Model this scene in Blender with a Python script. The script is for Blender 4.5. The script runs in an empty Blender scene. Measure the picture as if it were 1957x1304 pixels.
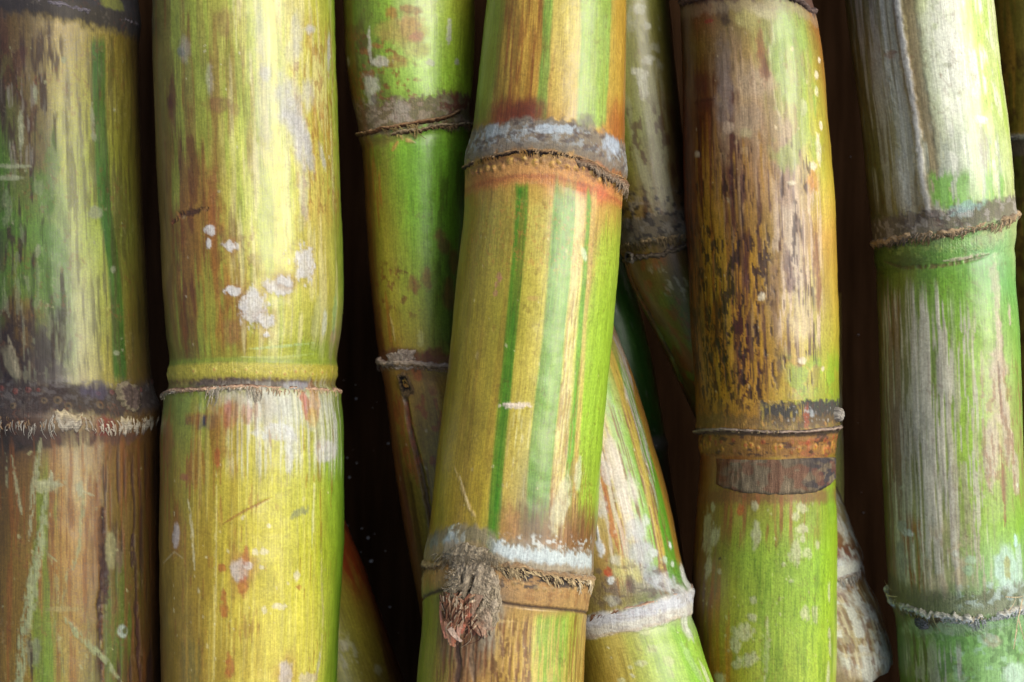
import bpy, math
import numpy as np

# ------------------------------------------------------------------ camera, sky, sun, exposure
S = 0.000125                      # one layout unit = 0.125 mm
F, CX, CY = 1700.0, 978.5, 652.0  # focal length and centre of the frame in layout units
GROUND = 2230.0                   # distance camera -> board the canes lie on
sc = bpy.context.scene
cam_d = bpy.data.cameras.new("camera"); cam = bpy.data.objects.new("camera", cam_d)
sc.collection.objects.link(cam); sc.camera = cam
cam.location = (0, 0, GROUND * S); cam.rotation_euler = (0, 0, 0)
cam_d.sensor_width = 36.0; cam_d.lens = 36.0 * F / 1957.0
cam_d.clip_start = 0.005; cam_d.clip_end = 50
cam_d.dof.use_dof = True; cam_d.dof.focus_distance = 1530 * S; cam_d.dof.aperture_fstop = 20.0

world = bpy.data.worlds.new("World"); sc.world = world; world.use_nodes = True
wn = world.node_tree; bg = wn.nodes["Background"]
SUN_EL, SUN_AZ = math.radians(49), math.radians(68)       # azimuth from +Y towards +X
sky = wn.nodes.new("ShaderNodeTexSky"); sky.sky_type = 'NISHITA'; sky.sun_disc = False
sky.sun_elevation = SUN_EL; sky.sun_rotation = SUN_AZ; sky.dust_density = 6.0; sky.air_density = 0.8
wn.links.new(sky.outputs[0], bg.inputs[0]); bg.inputs[1].default_value = 0.08
sun_d = bpy.data.lights.new("sun", 'SUN'); sun = bpy.data.objects.new("sun", sun_d)
sc.collection.objects.link(sun)
sun_d.energy = 1.5; sun_d.angle = math.radians(42); sun_d.color = (1.0, 0.965, 0.90)
dirx, diry, dirz = math.sin(SUN_AZ)*math.cos(SUN_EL), math.cos(SUN_AZ)*math.cos(SUN_EL), math.sin(SUN_EL)
from mathutils import Vector
sun.rotation_euler = Vector((dirx, diry, dirz)).to_track_quat('Z', 'Y').to_euler()
sun.location = (dirx, diry, dirz)
sc.view_settings.view_transform = 'Standard'; sc.view_settings.look = 'None'
sc.view_settings.gamma = 1.0; sc.view_settings.use_curve_mapping = False
sc.view_settings.exposure = 1.17

KALB = 0.62                       # photographed colour -> base colour

# ------------------------------------------------------------------ maths helpers
def lin(c):
    c = np.asarray(c, float) / 255.0
    c = np.where(c <= 0.04045, c / 12.92, ((c + 0.055) / 1.055) ** 2.4) * KALB
    g = np.maximum(c[..., 1]-c[..., 0], 0); c = c.copy(); c[..., 0] += .12*g; c[..., 1] -= .03*g
    l = (c*np.array([.3, .6, .1])).sum(-1)[..., None]
    return c*.975 + l*.025
def sst(a, b, x):
    t = np.clip((x - a) / (b - a + 1e-9), 0, 1); return t * t * (3 - 2 * t)
def _h(ix, iy, s):
    n = (ix.astype(np.int64) * 374761393 + iy.astype(np.int64) * 668265263 + int(s) * 1442695041) & 0xFFFFFFFF
    n = ((n ^ (n >> 13)) * 1274126177) & 0xFFFFFFFF
    n = (n ^ (n >> 16)) & 0xFFFFFF
    return n / float(0xFFFFFF)
def vn(x, y, s=0):
    ix = np.floor(x); iy = np.floor(y); fx = x - ix; fy = y - iy
    fx = fx*fx*(3-2*fx); fy = fy*fy*(3-2*fy)
    a = _h(ix, iy, s); b = _h(ix+1, iy, s); c = _h(ix, iy+1, s); d = _h(ix+1, iy+1, s)
    return (a + (b-a)*fx) * (1-fy) + (c + (d-c)*fx) * fy
def fbm(x, y, s=0, o=4):
    r = 0; a = .5; t = 0
    for k in range(o):
        r = r + a * vn(x * 2**k + 17.3*k, y * 2**k + 9.1*k, s + 31*k); t += a; a *= .55
    return r / t
def pchip(x, xp, yp):
    xp = np.asarray(xp, float); yp = np.asarray(yp, float)
    if len(xp) < 3: return np.interp(x, xp, yp)
    h = np.diff(xp); dl = np.diff(yp) / h; m = np.zeros(len(xp))
    for i in range(1, len(xp)-1):
        if dl[i-1]*dl[i] > 0:
            w1 = 2*h[i]+h[i-1]; w2 = h[i]+2*h[i-1]; m[i] = (w1+w2)/(w1/dl[i-1]+w2/dl[i])
    m[0] = dl[0]; m[-1] = dl[-1]
    x = np.asarray(x, float); i = np.clip(np.searchsorted(xp, x) - 1, 0, len(h)-1)
    t = (x - xp[i]) / h[i]
    r = (yp[i]*(2*t**3-3*t**2+1) + h[i]*m[i]*(t**3-2*t**2+t) + yp[i+1]*(-2*t**3+3*t**2) + h[i]*m[i+1]*(t**3-t**2))
    r = np.where(x < xp[0], yp[0] + m[0]*(x-xp[0]), r)
    return np.where(x > xp[-1], yp[-1] + m[-1]*(x-xp[-1]), r)

# ------------------------------------------------------------------ materials
def skin_material(name, fibre=1.0, bump=1.0, coat=0.0, spec=0.5):
    m = bpy.data.materials.new(name); m.use_nodes = True; nt = m.node_tree; N = nt.nodes; L = nt.links
    p = N["Principled BSDF"]
    ac = N.new("ShaderNodeAttribute"); ac.attribute_name = "tint"
    af = N.new("ShaderNodeAttribute"); af.attribute_name = "grain"
    def noise(sx, sy, detail, rough=.6):
        mp = N.new("ShaderNodeVectorMath"); mp.operation = 'MULTIPLY'; mp.inputs[1].default_value = (sx, sy, 1)
        L.new(af.outputs["Vector"], mp.inputs[0])
        n = N.new("ShaderNodeTexNoise"); n.inputs["Scale"].default_value = 1; n.inputs["Detail"].default_value = detail
        n.inputs["Roughness"].default_value = rough; L.new(mp.outputs[0], n.inputs["Vector"]); return n
    n1 = noise(.55, .02, 4); n2 = noise(.27, .24, 3); n3 = noise(.12, .006, 3)
    def mr(n, lo, hi, a=.3, b=.7):
        r = N.new("ShaderNodeMapRange"); r.inputs[1].default_value = a; r.inputs[2].default_value = b
        r.inputs[3].default_value = lo; r.inputs[4].default_value = hi; L.new(n.outputs[0], r.inputs[0]); return r
    r1 = mr(n1, 1-.24*fibre, 1+.2*fibre); r2 = mr(n2, .79, 1.21); r3 = mr(n3, 1-.14*fibre, 1+.10*fibre)
    ma = N.new("ShaderNodeMath"); ma.operation = 'MULTIPLY'; L.new(r1.outputs[0], ma.inputs[0]); L.new(r2.outputs[0], ma.inputs[1])
    mb = N.new("ShaderNodeMath"); mb.operation = 'MULTIPLY'; L.new(ma.outputs[0], mb.inputs[0]); L.new(r3.outputs[0], mb.inputs[1])
    vm = N.new("ShaderNodeVectorMath"); vm.operation = 'SCALE'
    L.new(ac.outputs["Color"], vm.inputs[0]); L.new(mb.outputs[0], vm.inputs["Scale"])
    L.new(vm.outputs[0], p.inputs["Base Color"])
    rr = N.new("ShaderNodeMath"); rr.operation = 'MULTIPLY'; L.new(ac.outputs["Alpha"], rr.inputs[0]); L.new(mr(n2, .85, 1.2).outputs[0], rr.inputs[1])
    L.new(rr.outputs[0], p.inputs["Roughness"])
    p.inputs["Specular IOR Level"].default_value = spec
    p.inputs["Coat Weight"].default_value = coat; p.inputs["Coat Roughness"].default_value = .28
    b = N.new("ShaderNodeBump"); b.inputs["Strength"].default_value = .30*bump; b.inputs["Distance"].default_value = 4*S
    ad = N.new("ShaderNodeMath"); ad.operation = 'ADD'; L.new(n1.outputs[0], ad.inputs[0]); L.new(n2.outputs[0], ad.inputs[1])
    L.new(ad.outputs[0], b.inputs["Height"]); L.new(b.outputs[0], p.inputs["Normal"])
    return m
M_SKIN = skin_material("cane_rind", 1, .24, .07, .42)
M_NODE = skin_material("cane_node", .6, 1.2, 0)
M_SCAR = skin_material("dry_leaf_scar", 1.2, 2.0, 0, .25)
M_BUD = skin_material("bud_husk", 1.0, 2.2, 0, .25)

# ------------------------------------------------------------------ mesh helpers
def make_mesh(name, P, quads, col, rough, grain, mat, parent=None, smooth=True, ngons=None):
    me = bpy.data.meshes.new(name)
    nv = len(P); nq = len(quads); ng = ngons or []
    loops = np.concatenate([quads.ravel()] + [np.array(g) for g in ng]) if ng else quads.ravel()
    me.vertices.add(nv); me.vertices.foreach_set("co", (P * S).astype(np.float32).ravel())
    me.loops.add(len(loops)); me.loops.foreach_set("vertex_index", loops.astype(np.int32))
    tot = [4]*nq + [len(g) for g in ng]
    me.polygons.add(len(tot))
    st = np.concatenate([[0], np.cumsum(tot)[:-1]])
    me.polygons.foreach_set("loop_start", st.astype(np.int32))
    me.polygons.foreach_set("use_smooth", np.ones(len(tot), bool) if smooth else np.zeros(len(tot), bool))
    me.update(calc_edges=True)
    a = me.attributes.new("tint", 'FLOAT_COLOR', 'POINT')
    a.data.foreach_set("color", np.column_stack([col, rough]).astype(np.float32).ravel())
    g = me.attributes.new("grain", 'FLOAT_VECTOR', 'POINT'); g.data.foreach_set("vector", grain.astype(np.float32).ravel())
    me.materials.append(mat)
    o = bpy.data.objects.new(name, me); sc.collection.objects.link(o)
    if parent: o.parent = parent; o.matrix_parent_inverse = parent.matrix_world.inverted()
    return o
def grid_quads(nr, nc, wrap=False):
    r = np.arange(nr-1)[:, None]; c = np.arange(nc if wrap else nc-1)[None, :]; c2 = (c+1) % nc
    return np.stack([r*nc+c, (r+1)*nc+c, (r+1)*nc+c2, r*nc+c2], -1).reshape(-1, 4)

SEED = [11]
def ns(): SEED[0] += 7; return SEED[0]

# ------------------------------------------------------------------ a cane
class Cane:
    """knots: (row, left edge, right edge); depth: (row, distance to camera plane)."""
    matte = 1.0; weather = .5; gain = (1, 1, 1)
    def __init__(self, name, label, group, knots, depth, v0=-420, v1=1720, nodes=(), res=2.3):
        self.K = np.array(knots, float); self.D = np.array(depth, float); self.v0, self.v1 = v0, v1
        self.res = res; self.nodes = nodes; self.seed = ns()
        yc = .5*(v0+v1); Xc, Rx, Rz, d = self.sect(np.array([yc]))
        e = bpy.data.objects.new(name, None); sc.collection.objects.link(e)
        e.empty_display_size = .01
        e.location = (Xc[0]*S, -(yc-CY)*d[0]/F*S, (GROUND-d[0]-Rz[0])*S)
        e["label"] = label; e["category"] = "sugar cane"
        if group: e["group"] = group
        self.root = e
        bpy.context.view_layer.update()
    def sect(self, y):
        y = np.asarray(y, float)
        yk = np.clip(y, self.K[0, 0]-2000, self.K[-1, 0]+2000)
        xl = pchip(yk, self.K[:, 0], self.K[:, 1]); xr = pchip(yk, self.K[:, 0], self.K[:, 2])
        d = np.interp(y, self.D[:, 0], self.D[:, 1])
        al = np.arctan((xl-CX)/F); ar = np.arctan((xr-CX)/F); ac = (al+ar)/2; hf = (ar-al)/2
        dist = d/np.cos(ac); Rx = dist*np.sin(hf); Xc = d*np.tan(ac)
        k = 40.0
        xm0 = .5*(pchip(yk-k, self.K[:, 0], self.K[:, 1])+pchip(yk-k, self.K[:, 0], self.K[:, 2]))
        xm1 = .5*(pchip(yk+k, self.K[:, 0], self.K[:, 1])+pchip(yk+k, self.K[:, 0], self.K[:, 2]))
        Rz = Rx*np.cos(np.arctan((xm1-xm0)/(2*k)))
        return Xc, Rx, Rz, d
    def pos(self, th, v, disp=0.0):
        th = np.asarray(th, float); v = np.asarray(v, float)
        ya = v
        for _ in range(2):
            Xc, Rx, Rz, d = self.sect(ya)
            ds = d - Rz*np.cos(th); ya = CY + (v-CY)*ds/d
        Xc, Rx, Rz, d = self.sect(ya)
        X = Xc + (Rx+disp)*np.sin(th); Z = GROUND - (d - (Rz+disp)*np.cos(th)); Y = -(v-CY)*ds/F
        return np.stack([X, Y, Z], -1)
    def th(self, x, y):
        t = np.radians(np.linspace(-100, 100, 401)); P = self.pos(t, np.full_like(t, y))
        px = CX + F*P[:, 0]/(GROUND-P[:, 2])
        i0 = int(np.argmin(px)); i1 = int(np.argmax(px))
        if x <= px[i0]: return t[i0] - (px[i0]-x)/150.0
        if x >= px[i1]: return t[i1] + (x-px[i1])/150.0
        return float(np.interp(x, px[i0:i1+1], t[i0:i1+1]))
    def curve(self, pts, TH):
        """photo-row of a ring through pts as a function of the angle, closed round the back"""
        a = np.array([self.th(x, y) for x, y in pts]); y = np.array([p[1] for p in pts], float)
        r = pchip(TH, a, y)
        r = np.where(TH < a[0], y[0] + (TH-a[0])*0, r); r = np.where(TH > a[-1], y[-1], r)
        back = sst(math.radians(100), math.radians(180), np.abs(TH)); m = .5*(y[0]+y[-1])
        return r*(1-back)+m*back
    def warp(self, TH, W):
        out = np.zeros_like(TH)
        if not self.nodes: return out
        vs = [n[0] for n in self.nodes]
        tcol = TH[0]
        offs = [self.curve(n[1], tcol)-n[0] for n in self.nodes]
        w = W[:, 0]
        kv = []; ko = []
        z = np.zeros_like(tcol)
        kv.append(vs[0]-260); ko.append(z if len(self.nodes[0]) < 3 else offs[0])
        for i, (vv, oo) in enumerate(zip(vs, offs)):
            if i and vv - vs[i-1] > 500:
                kv += [vs[i-1]+240, vv-240]; ko += [z, z]
            kv.append(vv); ko.append(oo)
        kv.append(vs[-1]+260); ko.append(z if self.nodes[-1][0] < self.v1-40 else offs[-1])
        kv = np.array(kv); ko = np.array(ko)
        i = np.clip(np.searchsorted(kv, w)-1, 0, len(kv)-2); t = np.clip((w-kv[i])/(kv[i+1]-kv[i]), 0, 1)
        t = t*t*(3-2*t)
        return ko[i]*(1-t)[:, None] + ko[i+1]*t[:, None]
    def grid(self):
        r = self.res
        a, b = max(self.v0, -40), min(self.v1, 1344)
        W = np.arange(a, b, r)
        up = np.arange(self.v0, a-1, 22.0); dn = np.arange(b+10, self.v1, 22.0)
        W = np.concatenate([up, W, dn, [self.v1]]) if self.v1 > 1344 else np.concatenate([up, W, [self.v1]])
        R = self.sect(np.array([650.0 if self.v0 < 650 < self.v1 else .5*(self.v0+self.v1)]))[1][0]; self.R = R
        fr = math.radians(104); n = int(2*fr*R/r)
        f = np.linspace(-fr, fr, n); bk = np.linspace(fr, 2*math.pi-fr, 22)[1:-1]
        T = np.concatenate([f, bk]); T = np.where(T > math.pi, T-2*math.pi, T)
        o = np.argsort(T); T = T[o]
        self.TH, self.W = np.meshgrid(T, W)
        self.V = self.W + self.warp(self.TH, self.W)
        self.A = self.TH*R
        sh = self.TH.shape
        self.col = np.zeros(sh+(3,)); self.rough = np.full(sh, .36); self.disp = np.zeros(sh)
        self.disp += (fbm(self.A/90, self.V/200, self.seed, 3)-.5)*6+(fbm(self.A/40, self.V/45, self.seed+2, 3)-.5)*2.2
        return self
    # ---------------- colour and relief, all in surface coordinates (angle, row)
    def mix(self, col, m, rough=None):
        c = lin(col) if not isinstance(col, np.ndarray) else col
        m = np.clip(m, 0, 1)
        self.col += (c-self.col)*m[..., None]
        if rough is not None: self.rough += (rough-self.rough)*m
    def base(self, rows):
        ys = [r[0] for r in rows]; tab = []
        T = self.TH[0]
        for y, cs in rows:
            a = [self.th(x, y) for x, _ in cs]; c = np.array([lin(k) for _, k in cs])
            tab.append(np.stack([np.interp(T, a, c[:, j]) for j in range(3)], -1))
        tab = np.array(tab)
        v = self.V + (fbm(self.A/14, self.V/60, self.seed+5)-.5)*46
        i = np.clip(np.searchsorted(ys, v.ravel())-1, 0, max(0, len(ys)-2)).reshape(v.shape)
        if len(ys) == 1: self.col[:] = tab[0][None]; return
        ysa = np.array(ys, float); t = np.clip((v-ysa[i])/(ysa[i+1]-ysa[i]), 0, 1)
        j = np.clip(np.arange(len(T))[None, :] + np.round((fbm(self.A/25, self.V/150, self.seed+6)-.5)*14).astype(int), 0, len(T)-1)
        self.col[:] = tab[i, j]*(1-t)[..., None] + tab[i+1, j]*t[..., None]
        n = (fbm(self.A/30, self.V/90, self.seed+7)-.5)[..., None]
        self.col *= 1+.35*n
    def edge(self, pts):
        """angle as a function of row through photographed points"""
        y = [p[1] for p in pts]; a = [self.th(p[0], p[1]) for p in pts]
        return np.interp(self.V, y, a)
    def stripe(self, left, right, col, a=1.0, soft=2.5, yr=None, wob=2.0, rough=None):
        l = self.edge(left); r = self.edge(right)
        n = (fbm(self.V/70, self.A/400, ns(), 3)-.5)*2*wob/self.R
        m = sst(-soft/self.R, soft/self.R, self.TH-l+n)*sst(-soft/self.R, soft/self.R, r-self.TH+n)
        if yr: m = m*self.ymask(yr)
        m = m*(.82+.36*(fbm(self.A/5, self.V/120, ns(), 3)-.3))
        self.mix(col, m*a, rough); return m
    def edgemask(self, left, right, yr):
        l = self.edge(left); r = self.edge(right); q = 3/self.R
        return sst(-q, q, self.TH-l)*sst(-q, q, r-self.TH)*self.ymask(yr)
    def ymask(self, yr, W=False):
        v = self.W if W else self.V
        s = yr[2] if len(yr) > 2 else 20
        nz = (fbm(self.A/6, v/60, ns(), 3)-.5)*s*1.6
        return sst(yr[0]-s, yr[0]+s, v+nz)*(1-sst(yr[1]-s, yr[1]+s, v+nz))
    def xmask(self, x0, x1, y, s=18):
        a = self.th(x0, y); b = self.th(x1, y); q = s/self.R
        nz = (fbm(self.A/20, self.V/60, ns(), 3)-.5)*q*1.5
        return sst(a-q, a+q, self.TH+nz)*(1-sst(b-q, b+q, self.TH+nz))
    def region(self, x0, x1, y0, y1, sx=18, sy=25):
        return self.xmask(x0, x1, .5*(y0+y1), sx)*self.ymask((y0, y1, sy))
    def blot(self, x, y, rx, ry, col, a=1.0, rot=0, edge=.5, soft=.25, rough=.6, disp=0, fs=None):
        t0 = self.th(x, y)
        da = (self.TH-t0)*self.R; dv = self.V-y
        sel = (np.abs(da) < 2.2*max(rx, ry)) & (np.abs(dv) < 2.2*max(rx, ry))
        if not sel.any(): return
        da = da[sel]; dv = dv[sel]
        c, s_ = math.cos(math.radians(rot)), math.sin(math.radians(rot))
        p = (da*c+dv*s_)/rx; q = (-da*s_+dv*c)/ry
        fs = fs or max(4.0, min(rx, ry)*.7)
        n = (fbm(self.A[sel]/fs, self.V[sel]/(fs*1.7), ns(), 4)-.5)*2*edge
        m = 1-sst(1-soft, 1+soft, np.sqrt(p*p+q*q)+n)
        m = np.clip(m*a*(.62+.62*fbm(self.A[sel]/7, self.V[sel]/11, ns(), 4)), 0, 1)
        cc = lin(col)
        tex = 1+.25*(fbm(self.A[sel]/3, self.V[sel]/4, ns(), 2)-.5)
        self.col[sel] += (cc*tex[:, None]-self.col[sel])*m[:, None]
        if rough is not None: self.rough[sel] += (rough-self.rough[sel])*m
        self.disp[sel] += disp*.45*m
    def line(self, pts, w, col, a=1.0, rough=.6, disp=0, taper=True, wob=1.5):
        P = [((self.th(x, y))*self.R, y) for x, y in pts]
        n1 = (fbm(self.V/18, self.A/18, ns(), 3)-.5)*2*wob; n2 = (fbm(self.A/5, self.V/9, ns(), 3)-.5)
        best = np.full(self.V.shape, 1e9); tt = np.zeros(self.V.shape); n = len(P)-1
        for i in range(n):
            ax, ay = P[i]; bx, by = P[i+1]; dx, dy = bx-ax, by-ay; L2 = dx*dx+dy*dy
            t = np.clip(((self.A-ax)*dx+(self.V-ay)*dy)/L2, 0, 1)
            dd = np.hypot(self.A-ax-t*dx+n1, self.V-ay-t*dy+n1*.5)
            u = dd < best; best = np.where(u, dd, best); tt = np.where(u, (i+t)/n, tt)
        ww = w*(1-.75*np.abs(2*tt-1)**3 if taper else 1)*(1+n2)
        m = 1-sst(.6, 1.35, best/np.maximum(ww, .01))
        if a <= .95 and w > 2.4 and taper: m = m*sst(.30, .50, fbm(self.A/3, self.V/14, ns(), 4))
        self.mix(col, m*a, rough); self.disp += disp*m
    def streaks(self, col, a, reg, wa=3.0, wl=90.0, thr=.55, soft=.1, rough=None, disp=0, cl=None):
        n = fbm(self.A/wa, self.V/wl, ns(), 3)
        m = sst(thr, thr+soft, n)
        if cl: m = m*sst(.42, .6, fbm(self.A/cl[0], self.V/cl[1], ns(), 3))
        m = m*reg
        self.mix(col, m*a, rough); self.disp += disp*m
    def mottle(self, col, a, reg, sa=12, sv=18, thr=.56, soft=.08, rough=None, disp=0):
        n = fbm(self.A/sa, self.V/sv, ns(), 4); m = sst(thr, thr+soft, n)*reg
        self.mix(col, m*a, rough); self.disp += disp*m
    def band(self, w0, w1, col, a=1.0, soft=5, nz=8, rough=.6, disp=0, reg=1.0, fa=6, fv=14):
        n = (fbm(self.A/fa, self.W/fv, ns(), 4)-.5)*2*nz
        m = sst(w0-soft, w0+soft, self.W+n)*(1-sst(w1-soft, w1+soft, self.W+n))*reg
        self.mix(col, m*a, rough); self.disp += disp*m; return m
    def dots(self, w, step, r, rim, core, a=1.0, disp=2.0, reg=1.0, jit=.25, wj=5):
        n = np.floor(self.A/step); 
        j = _h(n, n*0+w, self.seed); k = _h(n, n*0+w+5, self.seed+3)
        da = self.A-(n+.5+(j-.5)*(jit+.3))*step; dv = self.W-w-(k-.5)*wj*2.4
        q = np.hypot(da, dv*.9)/(r*(.7+.6*j))
        m = (1-sst(.9, 1.25, q))*reg*(np.mod(j*7.3, 1) > .22); self.mix(rim, m*a, .5)
        m2 = (1-sst(.35, .6, q))*reg*(np.mod(j*7.3, 1) > .22); self.mix(core, m2*a, .5)
        self.disp += disp*np.clip(1-q*q, 0, 1)*reg
    def ring(self, w, width, disp): self.disp += disp*np.exp(-((self.W-w)/width)**2)
    def specks(self, n, x0, x1, y0, y1, r0, r1, col, seed, a=.9, disp=.4):
        g = np.random.default_rng(seed)
        for _ in range(n):
            r = (r0+(r1-r0)*g.uniform(0, 1)**2)*.85
            self.blot(g.uniform(x0, x1), g.uniform(y0, y1), r, r*g.uniform(1, 2.6), col, a*g.uniform(.3, .95), rot=g.uniform(-25, 25), edge=.7, disp=disp)
    # ---------------- output
    def emit(self, cuts):
        """cuts: list of (row limit, part name); rows are node-aligned"""
        A, V = self.A, self.V
        k_ = self.weather
        f = 1+k_*(.42*(fbm(A/2.6, V/70, ns(), 3)-.5)+.30*(fbm(A/9, V/120, ns(), 3)-.5)+.22*(fbm(A/5, V/6, ns(), 3)-.5))
        self.col *= f[..., None]*np.array(self.gain)
        w = sst(.60, .72, fbm(A/3, V/30, ns(), 4))*sst(.45, .62, fbm(A/60, V/110, ns(), 3))
        self.col += (self.col*np.array([.62, .50, .50])-self.col)*(w*.75*k_)[..., None]
        w = sst(.64, .72, fbm(A/4, V/7, ns(), 4))*sst(.48, .62, fbm(A/40, V/70, ns(), 3))
        self.col += (self.col*1.25+lin((190, 180, 150))*.18-self.col)*(w*.6*k_)[..., None]
        w = sst(.63, .70, fbm(A/5, V/9, ns(), 4))*sst(.50, .62, fbm(A/50, V/50, ns(), 3))
        self.col += (lin((110, 62, 35))-self.col)*(w*.55*k_)[..., None]
        self.col = np.clip(self.col, .002, .95); self.rough = np.clip(self.rough*self.matte, .12, 1)
        P = self.pos(self.TH, self.V, self.disp)
        G = np.stack([self.A, self.V, np.full_like(self.A, self.seed % 97 * 3.1)], -1)
        w = self.W[:, 0]; nc = self.TH.shape[1]; i0 = 0
        for k, (lim, nm) in enumerate(cuts):
            i1 = len(w)-1 if lim is None else int(np.argmin(np.abs(w-lim)))
            sl = slice(i0, i1+1); nr = i1+1-i0
            ng = []
            if i0 == 0: ng.append(list(range(nc)))
            if i1 == len(w)-1: ng.append(list(range((nr-1)*nc, nr*nc))[::-1])
            make_mesh(nm, P[sl].reshape(-1, 3), grid_quads(nr, nc, True), self.col[sl].reshape(-1, 3), self.rough[sl].ravel(),
                      G[sl].reshape(-1, 3), M_SKIN if nm == 'internode' else M_NODE, self.root, ngons=ng)
            i0 = i1
    def lip(self, pts, up, down, h, cols, fray=4.0, name='leaf_scar', rough=.75, hair=None, arc=None, freq=7.0, lump=.5, flat=.7):
        """raised dry rim round the cane. cols: colours from the upper to the lower edge"""
        R = self.R; n = int(2*math.pi*R/2.2)
        T = np.linspace(-math.pi, math.pi, n, endpoint=False)
        if arc: 
            a0, a1 = self.th(arc[0], pts[0][1]), self.th(arc[1], pts[-1][1]); T = np.linspace(a0, a1, int((a1-a0)*R/2.0))
        yc = self.curve(pts, T); nk = 17; s = ns()
        k = np.linspace(0, 1, nk)[:, None]; A = (T*R)[None, :]
        prof = np.sin(np.pi*k**.8)**flat
        hh = h*(1-lump+2*lump*fbm(A/freq/2, k*0+.5, s, 4))
        if arc:
            en = np.clip(np.minimum(np.arange(len(T)), np.arange(len(T))[::-1])/12.0, 0, 1)[None, :]; hh = hh*en**.5
        br = .30+.70*sst(.36, .56, fbm(A/38, k*0+1.7, s+11, 3)) if name == 'leaf_scar' and not arc else 1.0
        hh = hh*br
        ju = (fbm(A/freq, k*0, s+1, 4)-.5)*2*fray; jd = (fbm(A/(freq*.55), k*0+3, s+2, 4)-.5)*3.2*fray
        wob = (fbm(A/40, k*0+7, s+3, 3)-.5)*6
        v = yc[None, :] + wob + (-up+ju)*(1-k) + (down+jd)*k*(.45+.55*br)
        disp = -2.5 + prof*(hh+2.5) + (fbm(A/3.0, k*8, s+4, 3)-.5)*3.5*prof
        TT = np.broadcast_to(T[None, :], v.shape)
        P = self.pos(TT, v, disp)
        cl = np.array([lin(c) for c in cols]); kk = np.clip(k+(fbm(A/6, k*5, s+5, 3)-.5)*.5, 0, 1)
        C = np.stack([np.interp(kk, np.linspace(0, 1, len(cols)), cl[:, j]) for j in range(3)], -1)
        C = np.broadcast_to(C, v.shape+(3,))*(.55+.9*fbm(A/4, k*9, s+6, 4))[..., None]
        G = np.stack([v, np.broadcast_to(A, v.shape)*.8, v*0+s % 50], -1)
        Pl, Cl, Gl, Q = [P.reshape(-1, 3)], [C.reshape(-1, 3)], [G.reshape(-1, 3)], [grid_quads(nk, len(T), not arc)]
        if hair:
            strands = []
            g = np.random.default_rng(s)
            for (x0, x1, cnt, l0, l1, lean, hc) in hair:
                for _ in range(cnt):
                    x = g.uniform(x0, x1); t = self.th(x, pts[len(pts)//2][1]); yy = float(np.interp(t, T, yc))
                    L = g.uniform(l0, l1)*(.35+1.1*float(sst(.38, .6, fbm(np.array([t*R/30.0]), np.array([2.2]), s+9, 3))[0])); ln = lean+g.normal(0, abs(L)*.18)
                    strands.append((t, yy+down*g.uniform(-.3, .8), t+ln/R, yy+down*.4+L, g.uniform(.7, 1.6), h*.8, g.uniform(1, h*.7+2), lin(hc)*g.uniform(.5, 1.15)))
            hp, hc_, hg, hq = ribbons(self, strands); off = sum(len(p) for p in Pl)
            Pl.append(hp); Cl.append(hc_); Gl.append(hg); Q.append(hq+off)
        P = np.concatenate(Pl); C = np.concatenate(Cl)
        return make_mesh(name, P, np.concatenate(Q), np.clip(C, .002, .9), np.full(len(P), rough), np.concatenate(Gl), M_SCAR, self.root)
    def patch(self, x, y, w, h, hfun, cfun, name='bud', rough=.8, n=90, strands=None, parent=None, mat=None, jag_amp=.2):
        """mound growing out of the cane: hfun/cfun take p,q in -1..1"""
        t0 = self.th(x, y); p = np.linspace(-1, 1, n)[None, :]; q = np.linspace(-1, 1, int(n*h/w))[:, None]
        p, q = np.broadcast_arrays(p, q); R = self.R; jg = jag_amp
        # squash the square onto a disc
        u = p*np.sqrt(1-q*q/2); v = q*np.sqrt(1-p*p/2)
        H = hfun(u, v); C = cfun(u, v, H)
        rr = np.hypot(u, v); H = H*(1-sst(.82, 1.0, rr)) - 3*sst(.88, 1, rr)
        an = np.arctan2(v, u); jag = 1+jg*2*(fbm(np.cos(an)*2.5+9, np.sin(an)*2.5+3, ns(), 4)-.5)
        P = self.pos(t0+u*jag*w/R, y+v*jag*h, H)
        Pl, Cl, Q = [P.reshape(-1, 3)], [C.reshape(-1, 3)], [grid_quads(p.shape[0], p.shape[1])]
        G = [np.stack([u*w, v*h*6, u*0+7], -1).reshape(-1, 3)]
        if strands:
            hp, hc_, hg, hq = ribbons(self, strands); Q.append(hq+len(Pl[0])); Pl.append(hp); Cl.append(hc_); G.append(hg)
        P = np.concatenate(Pl); C = np.concatenate(Cl)
        return make_mesh(name, P, np.concatenate(Q), np.clip(C, .002, .9), np.full(len(P), rough), np.concatenate(G), mat or M_BUD, parent or self.root)

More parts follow.
